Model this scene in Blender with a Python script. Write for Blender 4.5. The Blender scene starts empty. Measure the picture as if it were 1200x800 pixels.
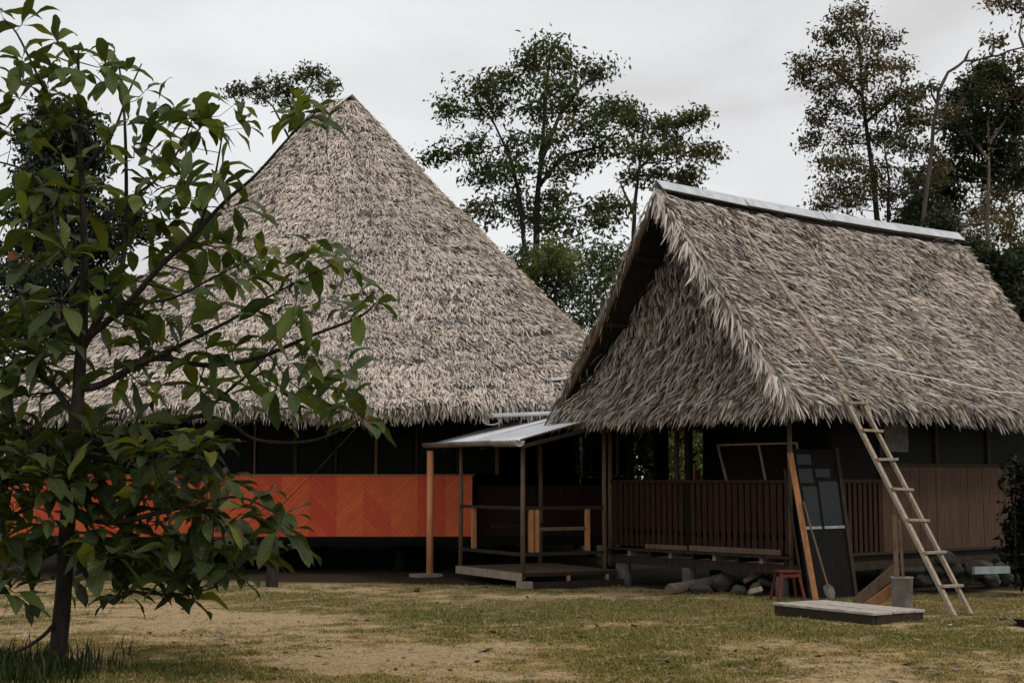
import bpy, math, random
import numpy as np
from mathutils import Vector, Matrix

R = random.Random(7)
rng = np.random.default_rng(11)
rad = math.radians
SC = bpy.context.scene
COL = SC.collection

# ------------------------------------------------------------------ camera
H, F = 1.6, 1667.0
PITCH = math.atan(162 / F)
cd = bpy.data.cameras.new('camera'); cam = bpy.data.objects.new('camera', cd); COL.objects.link(cam)
cam.location = (0, 0, H); cam.rotation_euler = (math.pi / 2 + PITCH, 0, 0)
cd.sensor_width = 36; cd.lens = 36 * F / 1200; cd.clip_end = 3000
SC.camera = cam
cp, sp = math.cos(PITCH), math.sin(PITCH)


def at(px, py, Y):
    """point of the photograph (1200 x 800) at the depth Y metres ahead"""
    xc, yc = (px - 600) / F, (400 - py) / F
    k = Y / (cp - yc * sp)
    return Vector((xc * k, Y, H + (sp + yc * cp) * k))


def ground_at(px, py):
    xc, yc = (px - 600) / F, (400 - py) / F
    k = -H / (sp + yc * cp)
    return (xc * k, (cp - yc * sp) * k)


# ------------------------------------------------------------------ noise
def vnoise(x, y, seed=0):
    xi, yi = np.floor(x).astype(np.int64), np.floor(y).astype(np.int64)
    xf, yf = x - xi, y - yi
    u, v = xf * xf * (3 - 2 * xf), yf * yf * (3 - 2 * yf)

    def h(a, b):
        n = (a * 374761393 + b * 668265263 + seed * 974711) & 0x7fffffff
        n = ((n ^ (n >> 13)) * 1274126177) & 0x7fffffff
        return ((n ^ (n >> 16)) & 0xffff) / 65535.0
    return (h(xi, yi) * (1 - u) + h(xi + 1, yi) * u) * (1 - v) + (h(xi, yi + 1) * (1 - u) + h(xi + 1, yi + 1) * u) * v


def fbm(x, y, seed=0, o=4):
    s, a, t = 0, .5, 0
    for i in range(o):
        s = s + a * vnoise(x * 2 ** i, y * 2 ** i, seed + i); t += a; a *= .55
    return s / t


# ------------------------------------------------------------------ materials
def nodes_of(m):
    m.use_nodes = True
    nt = m.node_tree; nt.nodes.clear()
    return nt, nt.nodes.new, nt.links.new


def mat(name, c1, c2=None, scale=6, stretch=(1, 1, 1), rough=.85, bump=.3, attr=False, trans=0, spec=.3, metal=0, detail=6, contrast=(.3, .7), bscale=None, transp=0, dist=.02):
    m = bpy.data.materials.new(name); nt, N, L = nodes_of(m)
    out = N('ShaderNodeOutputMaterial'); b = N('ShaderNodeBsdfPrincipled')
    b.inputs['Roughness'].default_value = rough; b.inputs['Metallic'].default_value = metal
    b.inputs['Specular IOR Level'].default_value = spec
    tc = N('ShaderNodeTexCoord'); mp = N('ShaderNodeMapping'); mp.inputs['Scale'].default_value = stretch
    L(tc.outputs['Object'], mp.inputs['Vector'])
    nz = N('ShaderNodeTexNoise'); nz.inputs['Scale'].default_value = scale; nz.inputs['Detail'].default_value = detail
    L(mp.outputs[0], nz.inputs['Vector'])
    r = N('ShaderNodeValToRGB'); c2 = c2 or c1
    r.color_ramp.elements[0].position = contrast[0]; r.color_ramp.elements[1].position = contrast[1]
    r.color_ramp.elements[0].color = (*c1, 1); r.color_ramp.elements[1].color = (*c2, 1)
    L(nz.outputs['Fac'], r.inputs['Fac']); colour = r.outputs['Color']
    if attr:
        at_ = N('ShaderNodeAttribute'); at_.attribute_name = 'Col'
        mx = N('ShaderNodeMix'); mx.data_type = 'RGBA'; mx.blend_type = 'MULTIPLY'; mx.inputs[0].default_value = 1
        L(colour, mx.inputs[6]); L(at_.outputs['Color'], mx.inputs[7]); colour = mx.outputs[2]
    L(colour, b.inputs['Base Color'])
    if bump:
        n2 = N('ShaderNodeTexNoise'); n2.inputs['Scale'].default_value = bscale or scale * 2.5; n2.inputs['Detail'].default_value = 8
        L(mp.outputs[0], n2.inputs['Vector'])
        bp = N('ShaderNodeBump'); bp.inputs['Strength'].default_value = bump; bp.inputs['Distance'].default_value = dist
        L(n2.outputs['Fac'], bp.inputs['Height']); L(bp.outputs[0], b.inputs['Normal'])
    sh = b.outputs[0]
    if trans:
        tr = N('ShaderNodeBsdfTranslucent'); ms = N('ShaderNodeMixShader'); ms.inputs[0].default_value = trans
        g = N('ShaderNodeMix'); g.data_type = 'RGBA'; g.blend_type = 'MULTIPLY'; g.inputs[0].default_value = 1
        L(colour, g.inputs[6]); g.inputs[7].default_value = (2.0, 1.9, .9, 1); L(g.outputs[2], tr.inputs[0])
        L(sh, ms.inputs[1]); L(tr.outputs[0], ms.inputs[2]); sh = ms.outputs[0]
    if transp:
        tr = N('ShaderNodeBsdfTransparent'); ms = N('ShaderNodeMixShader'); ms.inputs[0].default_value = transp
        L(sh, ms.inputs[1]); L(tr.outputs[0], ms.inputs[2]); sh = ms.outputs[0]
    L(sh, out.inputs[0])
    return m


M = {}
M['thatch'] = mat('dry_palm_thatch', (.57, .50, .455), (.69, .62, .575), 9, rough=.8, bump=.2, attr=True, trans=.12)
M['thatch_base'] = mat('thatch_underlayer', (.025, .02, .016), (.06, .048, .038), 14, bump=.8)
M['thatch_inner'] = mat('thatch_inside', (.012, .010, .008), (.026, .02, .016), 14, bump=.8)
M['wood_dark'] = mat('weathered_dark_wood', (.022, .016, .012), (.05, .037, .028), 5, (8, 8, 1), rough=.75, spec=.12, bump=.4)
M['wood_black'] = mat('near_black_wood', (.005, .0045, .004), (.012, .010, .009), 5, (8, 8, 1), rough=.8, spec=.12, bump=.4)  # one even near-black brown wood tone
M['wood_red'] = mat('red_brown_board', (.018, .0088, .006), (.05, .023, .0135), 4, (10, 10, 1), rough=.6, spec=.12, bump=.35)
M['wood_mid'] = mat('brown_wood', (.085, .055, .034), (.17, .112, .07), 4, (9, 9, 1), rough=.7, bump=.4)
M['wood_orange'] = mat('orange_brown_wood', (.30, .13, .05), (.46, .22, .09), 4, (9, 9, 1.2), rough=.6, bump=.4)
M['wood_grey'] = mat('grey_weathered_wood', (.19, .15, .11), (.38, .31, .235), 4, (9, 9, 1), rough=.85, bump=.5)
M['wood_bleached'] = mat('bleached_wood', (.24, .21, .18), (.50, .45, .40), 4, (2, 9, 9), rough=.85, bump=.5)
M['wood_side'] = mat('side_wall_boards', (.038, .019, .009), (.085, .042, .019), 3, (7, 7, .7), rough=.65, bump=.4)
M['wood_pale'] = mat('pale_brown_wood', (.26, .20, .145), (.44, .36, .28), 4, (9, 9, 1), rough=.8, bump=.4)
M['post_orange'] = mat('orange_painted_post', (.58, .23, .10), (.70, .30, .15), 5, (3, 3, 1), rough=.5, bump=.2)
M['metal'] = mat('galvanised_sheet', (.66, .67, .71), (.80, .81, .85), 3, rough=.5, bump=.1, metal=0, spec=.5)
M['metal_blue'] = mat('grey_blue_sheet', (.36, .38, .41), (.55, .57, .60), 5, (1, 1, 1), rough=.55, bump=.2, spec=.4)
M['metal_old'] = mat('weathered_gutter', (.20, .17, .15), (.40, .38, .36), 4, rough=.5, bump=.2, spec=.5)
M['concrete'] = mat('old_concrete', (.07, .066, .06), (.16, .15, .14), 7, rough=.9, bump=.6)
M['pale_concrete'] = mat('pale_concrete', (.17, .16, .14), (.32, .30, .27), 7, rough=.9, bump=.5)
M['stone'] = mat('dark_stone', (.045, .04, .034), (.12, .11, .09), 7, rough=.95, bump=.9)
M['screen'] = mat('dark_insect_screen', (.004, .005, .005), (.008, .0095, .0095), 3, rough=.5, bump=.05, spec=.08, transp=.22)
M['teal'] = mat('blue_green_paint', (.004, .008, .0085), (.008, .014, .015), 4, rough=.5, bump=.15)
M['pale_blue'] = mat('pale_blue_paint', (.16, .20, .21), (.26, .32, .33), 6, rough=.6, bump=.15)
M['red_paint'] = mat('faded_red_paint', (.085, .017, .011), (.15, .032, .021), 9, rough=.6, bump=.3)
M['rope'] = mat('white_rope', (.50, .48, .45), (.62, .60, .56), 30, bump=.2)
M['bark'] = mat('bark', (.013, .010, .008), (.042, .034, .026), 9, (3, 3, .6), bump=.9)
M['bark_mid'] = mat('brown_bark', (.05, .038, .03), (.12, .095, .075), 9, (3, 3, .6), bump=.8)
M['bark_pale'] = mat('pale_bark', (.11, .09, .07), (.25, .21, .17), 9, (3, 3, .6), bump=.8)
M['leaf'] = mat('tree_leaves', (.9, .9, .9), (1.1, 1.1, 1.1), 2, rough=.55, bump=0, attr=True, trans=.28)
M['grass'] = mat('lawn_grass', (.9, .9, .9), (1.1, 1.1, 1.1), 2, rough=.8, bump=0, attr=True, trans=.2, spec=.1)
M['debris'] = mat('dry_litter', (.09, .065, .04), (.28, .22, .16), 30, rough=.9, bump=.2)

# broad leaves: pale midrib and side veins are part of the leaf itself
m = bpy.data.materials.new('broad_leaf'); nt, N, L = nodes_of(m); M['broad_leaf'] = m
out = N('ShaderNodeOutputMaterial'); b = N('ShaderNodeBsdfPrincipled'); b.inputs['Roughness'].default_value = .5
b.inputs['Specular IOR Level'].default_value = .22
ca = N('ShaderNodeAttribute'); ca.attribute_name = 'Col'; la = N('ShaderNodeAttribute'); la.attribute_name = 'leafuv'
sx = N('ShaderNodeSeparateXYZ'); L(la.outputs['Vector'], sx.inputs[0])


def mth(op, a, b_=None, c=None):
    n = N('ShaderNodeMath'); n.operation = op
    for i, v in enumerate((a, b_, c)):
        if v is None: continue
        if isinstance(v, (int, float)): n.inputs[i].default_value = v
        else: L(v, n.inputs[i])
    return n.outputs[0]


ab = mth('ABSOLUTE', sx.outputs['X'])
ph = mth('SUBTRACT', mth('MULTIPLY', sx.outputs['Y'], 9.0), mth('MULTIPLY', ab, 1.6))
fr = mth('ABSOLUTE', mth('SUBTRACT', mth('FRACT', ph), .5))
vein = mth('MAXIMUM', mth('LESS_THAN', fr, .06), mth('LESS_THAN', ab, .05))
mx = N('ShaderNodeMix'); mx.data_type = 'RGBA'; mx.blend_type = 'MIX'
L(mth('MULTIPLY', vein, .22), mx.inputs[0]); L(ca.outputs['Color'], mx.inputs[6]); mx.inputs[7].default_value = (.16, .19, .07, 1)
tcl = N('ShaderNodeTexCoord'); nl_ = N('ShaderNodeTexNoise'); nl_.inputs['Scale'].default_value = 22; nl_.inputs['Detail'].default_value = 5; L(tcl.outputs['Object'], nl_.inputs[0])
mo = N('ShaderNodeMix'); mo.data_type = 'RGBA'; mo.clamp_factor = True
L(mth('MULTIPLY', mth('SUBTRACT', nl_.outputs[0], .58), 3.2), mo.inputs[0]); L(mx.outputs[2], mo.inputs[6]); mo.inputs[7].default_value = (.13, .11, .03, 1)
mx = mo
L(mx.outputs[2], b.inputs['Base Color'])
bp = N('ShaderNodeBump'); bp.inputs['Strength'].default_value = .5; bp.inputs['Distance'].default_value = .01
L(fr, bp.inputs['Height']); L(bp.outputs[0], b.inputs['Normal'])
tr = N('ShaderNodeBsdfTranslucent'); g = N('ShaderNodeMix'); g.data_type = 'RGBA'; g.blend_type = 'MULTIPLY'; g.inputs[0].default_value = 1
L(mx.outputs[2], g.inputs[6]); g.inputs[7].default_value = (2.2, 2.1, .7, 1); L(g.outputs[2], tr.inputs[0])
ms = N('ShaderNodeMixShader'); ms.inputs[0].default_value = .25
L(b.outputs[0], ms.inputs[1]); L(tr.outputs[0], ms.inputs[2]); L(ms.outputs[0], out.inputs[0])

# varnished diagonal boards; Col.r = direction, Col.g = tone of the panel
m = bpy.data.materials.new('chevron_boards'); nt, N, L = nodes_of(m); M['chevron'] = m
out = N('ShaderNodeOutputMaterial'); b = N('ShaderNodeBsdfPrincipled'); b.inputs['Roughness'].default_value = .42
tc = N('ShaderNodeTexCoord'); sx = N('ShaderNodeSeparateXYZ'); L(tc.outputs['Object'], sx.inputs[0])
ca = N('ShaderNodeAttribute'); ca.attribute_name = 'Col'; sc_ = N('ShaderNodeSeparateColor'); L(ca.outputs['Color'], sc_.inputs[0])
sgn = mth('SUBTRACT', mth('MULTIPLY', sc_.outputs[0], 2.0), 1.0)
v = mth('ADD', mth('MULTIPLY', sx.outputs['Z'], .78), mth('MULTIPLY', mth('MULTIPLY', sx.outputs['X'], sgn), .78))
pv = mth('MULTIPLY', v, 1 / .075)
fl = mth('FLOOR', pv); fr = mth('FRACT', pv)
wn = N('ShaderNodeTexWhiteNoise'); wn.noise_dimensions = '2D'
cb = N('ShaderNodeCombineXYZ'); L(fl, cb.inputs[0]); L(mth('MULTIPLY', sc_.outputs[1], 37.0), cb.inputs[1]); L(cb.outputs[0], wn.inputs[0])
rp = N('ShaderNodeValToRGB'); rp.color_ramp.elements[0].color = (.78, .058, .009, 1); rp.color_ramp.elements[1].color = (1.0, .175, .026, 1)
nz = N('ShaderNodeTexNoise'); nz.inputs['Scale'].default_value = 9; nz.inputs['Detail'].default_value = 8; L(tc.outputs['Object'], nz.inputs[0])
L(mth('ADD', mth('MULTIPLY', wn.outputs[0], .55), mth('ADD', mth('MULTIPLY', nz.outputs[0], .5), mth('SUBTRACT', mth('MULTIPLY', sc_.outputs[1], .95), .52))), rp.inputs[0])
mx = N('ShaderNodeMix'); mx.data_type = 'RGBA'; mx.blend_type = 'MIX'
seam = mth('LESS_THAN', fr, .13)
L(mth('MULTIPLY', seam, .5), mx.inputs[0]); L(rp.outputs[0], mx.inputs[6]); mx.inputs[7].default_value = (.22, .025, .006, 1)
n3 = N('ShaderNodeTexNoise'); n3.inputs['Scale'].default_value = 3.5; n3.inputs['Detail'].default_value = 9; L(tc.outputs['Object'], n3.inputs[0])
st_ = N('ShaderNodeMix'); st_.data_type = 'RGBA'; st_.clamp_factor = True
L(mth('MULTIPLY', mth('SUBTRACT', n3.outputs[0], mth('MULTIPLY', sx.outputs['Z'], .22)), .6), st_.inputs[0])
st_.inputs[7].default_value = (.28, .055, .02, 1); L(mx.outputs[2], st_.inputs[6]); L(st_.outputs[2], b.inputs['Base Color'])
bp = N('ShaderNodeBump'); bp.inputs['Strength'].default_value = .5; bp.inputs['Distance'].default_value = .01
L(mth('MINIMUM', fr, .2), bp.inputs['Height']); L(bp.outputs[0], b.inputs['Normal']); L(b.outputs[0], out.inputs[0])


# ------------------------------------------------------------------ mesh helpers
class MB:
    def __init__(s): s.v, s.f, s.c = [], [], []

    def add(s, vs, fs, c=(1, 1, 1)):
        o = len(s.v); s.v += [tuple(p) for p in vs]; s.f += [tuple(i + o for i in f) for f in fs]; s.c += [c] * len(vs); return s

    def box(s, lo, hi, c=(1, 1, 1), mtx=None):
        (a, b_, d), (e, f, g_) = lo, hi
        vs = [Vector(p) for p in ((a, b_, d), (e, b_, d), (e, f, d), (a, f, d), (a, b_, g_), (e, b_, g_), (e, f, g_), (a, f, g_))]
        if mtx: vs = [mtx @ p for p in vs]
        return s.add(vs, [(0, 3, 2, 1), (4, 5, 6, 7), (0, 1, 5, 4), (1, 2, 6, 5), (2, 3, 7, 6), (3, 0, 4, 7)], c)

    def bar(s, p, q, w, d, up=(0, 0, 1), c=(1, 1, 1)):
        """rectangular bar from p to q"""
        p, q = Vector(p), Vector(q); z = (q - p).normalized(); u = Vector(up)
        if abs(z.dot(u)) > .98: u = Vector((0, 1, 0))
        x = z.cross(u).normalized(); y = x.cross(z)
        vs = []
        for e in (p, q):
            for a, b_ in ((-1, -1), (1, -1), (1, 1), (-1, 1)): vs.append(e + x * a * w / 2 + y * b_ * d / 2)
        return s.add(vs, [(0, 3, 2, 1), (4, 5, 6, 7), (0, 1, 5, 4), (1, 2, 6, 5), (2, 3, 7, 6), (3, 0, 4, 7)], c)

    def tube(s, pts, rs, n=8, c=(1, 1, 1), wob=0):
        pts = [Vector(p) for p in pts]
        if isinstance(rs, (int, float)): rs = [rs] * len(pts)
        vs, fs = [], []
        ref = Vector((.31, .93, .17)).normalized()
        for i, p in enumerate(pts):
            t = (pts[min(i + 1, len(pts) - 1)] - pts[max(i - 1, 0)]).normalized()
            x = t.cross(ref)
            if x.length < .1: x = t.cross(Vector((1, 0, 0)))
            x.normalize(); y = t.cross(x)
            for k in range(n):
                a = 2 * math.pi * k / n; r = rs[i] * (1 + (R.uniform(-wob, wob) if wob else 0))
                vs.append(p + (x * math.cos(a) + y * math.sin(a)) * r)
        for i in range(len(pts) - 1):
            for k in range(n):
                k2 = (k + 1) % n
                fs.append((i * n + k, i * n + k2, (i + 1) * n + k2, (i + 1) * n + k))
        fs.append(tuple(range(n))[::-1]); fs.append(tuple((len(pts) - 1) * n + k for k in range(n)))
        return s.add(vs, fs, c)

    def build(s, name, m, parent=None, smooth=False, bevel=0):
        me = bpy.data.meshes.new(name); me.from_pydata(s.v, [], s.f); me.update()
        at_ = me.attributes.new('Col', 'FLOAT_COLOR', 'POINT')
        at_.data.foreach_set('color', np.array([(*c, 1) for c in s.c], dtype=np.float32).ravel())
        return link(name, me, m, parent, smooth, bevel)


def link(name, me, m, parent=None, smooth=False, bevel=0):
    if m: me.materials.append(m)
    o = bpy.data.objects.new(name, me); COL.objects.link(o)
    if parent: o.parent = parent
    if smooth: me.polygons.foreach_set('use_smooth', [True] * len(me.polygons))
    if bevel:
        bv = o.modifiers.new('bevel', 'BEVEL'); bv.width = bevel; bv.segments = 2; bv.limit_method = 'ANGLE'
    return o


def quick(name, V, Fq, C, m, parent=None, smooth=False, extra=None):
    """fast mesh from numpy arrays; Fq (n,3) or (n,4)"""
    me = bpy.data.meshes.new(name); n, k = Fq.shape
    me.vertices.add(len(V)); me.vertices.foreach_set('co', np.ascontiguousarray(V, dtype=np.float32).ravel())
    me.loops.add(n * k); me.loops.foreach_set('vertex_index', np.ascontiguousarray(Fq, dtype=np.int32).ravel())
    me.polygons.add(n); me.polygons.foreach_set('loop_start', np.arange(0, n * k, k, dtype=np.int32))
    me.update(calc_edges=True); me.validate()
    a = me.attributes.new('Col', 'FLOAT_COLOR', 'POINT')
    a.data.foreach_set('color', np.c_[C, np.ones(len(C))].astype(np.float32).ravel())
    if extra is not None:
        e = me.attributes.new('leafuv', 'FLOAT_VECTOR', 'POINT'); e.data.foreach_set('vector', extra.astype(np.float32).ravel())
    return link(name, me, m, parent, smooth)


def tag(o, label=None, cat=None, group=None, kind=None):
    for k, v_ in (('label', label), ('category', cat), ('group', group), ('kind', kind)):
        if v_: o[k] = v_
    return o


def empty(name, loc, rz=0, label=None, cat=None, group=None):
    o = bpy.data.objects.new(name, None); COL.objects.link(o); o.location = loc; o.rotation_euler = (0, 0, rz)
    o.empty_display_size = .2
    return tag(o, label, cat, group)


def nrm(a): return a / np.maximum(np.linalg.norm(a, axis=-1, keepdims=True), 1e-9)


def blades(P, D, Nn, ln, w, lift, side, tone, hang=0):
    """pointed strips: P roots, D fall directions, Nn normals; two folded quads rows -> (V, F, C)"""
    n = len(P); D = nrm(D); S = nrm(np.cross(D, Nn))
    a = side[:, None]; D2 = nrm(D * np.cos(a) + S * np.sin(a)); S2 = nrm(np.cross(D2, Nn))
    tw = rng.normal(0, .35, (n, 1)); S2 = nrm(S2 * np.cos(tw) + Nn * np.sin(tw))
    ln, w, lift = ln[:, None], w[:, None], lift[:, None]
    curl = rng.normal(0, .09, (n, 1)) * ln
    rows = []
    for t, ww in ((0, .55), (.4, 1.0), (.75, .75), (1, .08)):
        c = P + D2 * ln * t + Nn * (lift * (.25 + t * (1.25 - .5 * t))) + S2 * curl * t * t
        c[:, 2] -= hang * (t * t) * ln[:, 0]
        rows.append(c - S2 * w * ww / 2); rows.append(c + S2 * w * ww / 2)
    V = np.stack(rows, 1).reshape(-1, 3)
    b0 = (np.arange(n) * 8)[:, None]
    Fq = np.concatenate([b0 + np.array([[0, 1, 3, 2]]), b0 + np.array([[2, 3, 5, 4]]), b0 + np.array([[4, 5, 7, 6]])], 0)
    C = np.repeat(tone, 8, 0)
    return V, Fq, C


def join(parts):
    V, Fs, C, o = [], [], [], 0
    for v_, f_, c_ in parts: V.append(v_); Fs.append(f_ + o); C.append(c_); o += len(v_)
    return np.concatenate(V), np.concatenate(Fs), np.concatenate(C)


def tones(n, lo=.25, hi=1.15, warm=.0):
    t = hi - (hi - lo) * rng.beta(1.3, 3.0, n)
    h = rng.normal(0, .022, n) + warm * .5
    old = rng.random(n) < .21  # near-black blades at random, painting in the shaded gaps of the thatch
    t = np.where(old, t * rng.uniform(.04, .3, n), t)
    return np.stack([t * (1 + h), t, t * (1 - 1.2 * h)], 1)


# ------------------------------------------------------------------ world and sun
SUN_EL, SUN_AZ = rad(50), rad(118)          # azimuth clockwise from +Y: behind the camera, to the right
w = bpy.data.worlds.new('World'); SC.world = w; w.use_nodes = True
nt = w.node_tree; nt.nodes.clear(); N, L = nt.nodes.new, nt.links.new
out = N('ShaderNodeOutputWorld'); bg = N('ShaderNodeBackground'); bg.inputs[1].default_value = .1
sky = N('ShaderNodeTexSky'); sky.sky_type = 'NISHITA'; sky.sun_disc = False; sky.sun_elevation = SUN_EL; sky.sun_rotation = SUN_AZ
tc = N('ShaderNodeTexCoord'); mp = N('ShaderNodeMapping'); mp.inputs['Scale'].default_value = (1.0, 1.0, 2.6)
L(tc.outputs['Generated'], mp.inputs[0])
nz = N('ShaderNodeTexNoise'); nz.inputs['Scale'].default_value = 3.4; nz.inputs['Detail'].default_value = 7; nz.inputs['Roughness'].default_value = .5
nz.inputs['Distortion'].default_value = .3
L(mp.outputs[0], nz.inputs[0])
rp = N('ShaderNodeValToRGB'); e = rp.color_ramp.elements
e[0].position = .33; e[0].color = (6.6, 6.4, 6.3, 1); e[1].position = .66; e[1].color = (9.0, 9.1, 9.2, 1)
x_ = e.new(.46); x_.color = (7.9, 7.9, 7.95, 1)
L(nz.outputs['Fac'], rp.inputs[0])
mx = N('ShaderNodeMix'); mx.data_type = 'RGBA'; mx.inputs[0].default_value = .93
L(sky.outputs[0], mx.inputs[6]); L(rp.outputs[0], mx.inputs[7]); L(mx.outputs[2], bg.inputs[0]); L(bg.outputs[0], out.inputs[0])
ld = bpy.data.lights.new('sun', 'SUN'); ld.energy = 1.5; ld.angle = rad(10); ld.color = (1, .91, .81)
sun = bpy.data.objects.new('sun', ld); COL.objects.link(sun)
sd = Vector((math.sin(SUN_AZ) * math.cos(SUN_EL), math.cos(SUN_AZ) * math.cos(SUN_EL), math.sin(SUN_EL)))
sun.rotation_euler = sd.to_track_quat('Z', 'Y').to_euler(); sun.location = (10, -10, 30)
SC.view_settings.view_transform = 'Standard'; SC.view_settings.look = 'None'; SC.view_settings.gamma = 1; SC.view_settings.exposure = 0


# ------------------------------------------------------------------ ground
def gz(x, y):
    x, y = np.asarray(x, float), np.asarray(y, float)
    z = (fbm(x * .45, y * .45, 3) - .5) * .10 + (fbm(x * 2.2, y * 2.2, 9, 3) - .5) * .035
    return z - .03


SAND = [(330, 742, 210, 20, .8), (480, 778, 170, 22, .9), (180, 722, 130, 16, .7), (560, 762, 130, 12, .5), (1010, 790, 110, 9, .5), (850, 757, 90, 8, .35),
        (640, 697, 90, 5, .15), (300, 720, 120, 8, .6), (60, 705, 90, 10, .4), (420, 690, 80, 6, -.1), (800, 785, 120, 10, .3)]
GREEN = [(560, 716, 170, 14, .7), (430, 797, 60, 10, .6), (720, 745, 150, 10, .4), (1060, 745, 110, 10, .35), (230, 782, 120, 9, .75), (900, 735, 120, 8, .3), (760, 706, 90, 5, .5)]


def to_px(x, y):
    zc = y * cp + (0 - H) * sp; yc = -y * sp + (0 - H) * cp
    return 600 + F * x / zc, 400 - F * yc / zc


def bare(x, y):
    px, py = to_px(x, y)
    b_ = (fbm(x * .7, y * .7, 21) - .5) * 2.1 + .25
    for l, s in ((SAND, .82), (GREEN, -1.1)):
        for cx, cy, rx, ry, k in l:
            b_ = b_ + s * k * np.exp(-((px - cx) / rx) ** 2 - ((py - cy) / ry) ** 2)
    b_ = b_ + (fbm(x * 3.1, y * 4.5, 40, 4) - .5) * 1.5 + (fbm(x * 9, y * 9, 44, 3) - .5) * 1.3
    return np.clip(b_, 0, 1)


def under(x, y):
    """bare soil below and behind the eaves; near-black tone paints in their shade"""
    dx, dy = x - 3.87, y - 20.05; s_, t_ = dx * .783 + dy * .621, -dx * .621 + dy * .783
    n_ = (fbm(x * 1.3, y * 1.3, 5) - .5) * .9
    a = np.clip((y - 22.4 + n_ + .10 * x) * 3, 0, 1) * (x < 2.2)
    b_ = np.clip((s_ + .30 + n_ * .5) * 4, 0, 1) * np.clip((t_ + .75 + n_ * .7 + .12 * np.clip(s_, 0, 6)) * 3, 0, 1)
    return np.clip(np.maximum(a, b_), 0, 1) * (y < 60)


def axis(lo, hi, step, far):
    a = np.arange(lo, hi + 1e-6, step); k = []; d = step; p = hi
    while p < far: d *= 1.35; p += d; k.append(p)
    k2 = [lo - (q - hi) for q in k]
    return np.array(k2[::-1] + list(a) + k)


gx, gy = axis(-9, 9, .11, 900), axis(9.5, 26, .11, 900)
X, Y = np.meshgrid(gx, gy); nx, ny = len(gx), len(gy)
Z = gz(X, Y)
V = np.stack([X, Y, Z], -1).reshape(-1, 3)
ii = (np.arange(ny - 1)[:, None] * nx + np.arange(nx - 1)[None]).ravel()
Fq = np.stack([ii, ii + 1, ii + nx + 1, ii + nx], 1)
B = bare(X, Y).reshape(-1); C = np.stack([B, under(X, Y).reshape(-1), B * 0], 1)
m = bpy.data.materials.new('earth_and_turf'); nt, N, L = nodes_of(m)
out = N('ShaderNodeOutputMaterial'); b = N('ShaderNodeBsdfPrincipled'); b.inputs['Roughness'].default_value = .95; b.inputs['Specular IOR Level'].default_value = .1
ca = N('ShaderNodeAttribute'); ca.attribute_name = 'Col'; sc_ = N('ShaderNodeSeparateColor'); L(ca.outputs['Color'], sc_.inputs[0])
tc = N('ShaderNodeTexCoord')
n1 = N('ShaderNodeTexNoise'); n1.inputs['Scale'].default_value = 16; n1.inputs['Detail'].default_value = 9; n1.inputs['Roughness'].default_value = .7; L(tc.outputs['Object'], n1.inputs[0])
n2 = N('ShaderNodeTexNoise'); n2.inputs['Scale'].default_value = 2.2; n2.inputs['Detail'].default_value = 6; L(tc.outputs['Object'], n2.inputs[0])
rs = N('ShaderNodeValToRGB'); rs.color_ramp.elements[0].position = .3; rs.color_ramp.elements[1].position = .7
rs.color_ramp.elements[0].color = (.23, .165, .09, 1); rs.color_ramp.elements[1].color = (.46, .345, .205, 1); L(n1.outputs[0], rs.inputs[0])
rg = N('ShaderNodeValToRGB'); rg.color_ramp.elements[0].position = .3; rg.color_ramp.elements[1].position = .72
rg.color_ramp.elements[0].color = (.066, .058, .022, 1); rg.color_ramp.elements[1].color = (.19, .155, .066, 1); L(n1.outputs[0], rg.inputs[0])
fac = mth('SMOOTH_MAX', mth('MULTIPLY', mth('SUBTRACT', mth('ADD', sc_.outputs[0], mth('MULTIPLY', n1.outputs[0], .9)), .62), 1.5), 0, .1)
mx = N('ShaderNodeMix'); mx.data_type = 'RGBA'; mx.clamp_factor = True
L(fac, mx.inputs[0]); L(rg.outputs[0], mx.inputs[6]); L(rs.outputs[0], mx.inputs[7])
mu = N('ShaderNodeMix'); mu.data_type = 'RGBA'; ru = N('ShaderNodeValToRGB'); ru.color_ramp.elements[0].color = (.012, .009, .007, 1); ru.color_ramp.elements[1].color = (.06, .045, .03, 1)  # near-black soil ramp: eave shade put into the ground colour
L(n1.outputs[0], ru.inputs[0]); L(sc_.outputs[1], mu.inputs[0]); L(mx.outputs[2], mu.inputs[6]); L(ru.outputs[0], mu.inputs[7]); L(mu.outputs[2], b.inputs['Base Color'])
bp = N('ShaderNodeBump'); bp.inputs['Strength'].default_value = .8; bp.inputs['Distance'].default_value = .03
L(n1.outputs[0], bp.inputs['Height']); L(bp.outputs[0], b.inputs['Normal']); L(b.outputs[0], out.inputs[0])
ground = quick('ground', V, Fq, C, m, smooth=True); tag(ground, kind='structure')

# ------------------------------------------------------------------ frames of the buildings
E1 = np.array([.783, .621]); HOUSE = (3.87, 20.05); HRZ = math.atan2(.621, .783)
HM = Matrix.Translation((HOUSE[0], HOUSE[1], 0)) @ Matrix.Rotation(HRZ, 4, 'Z')
MAL = (-3.5, 29.0); MRZ = rad(1.5)


def in_house(x, y):
    dx, dy = x - HOUSE[0], y - HOUSE[1]
    return dx * .783 + dy * .621, -dx * .621 + dy * .783


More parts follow.
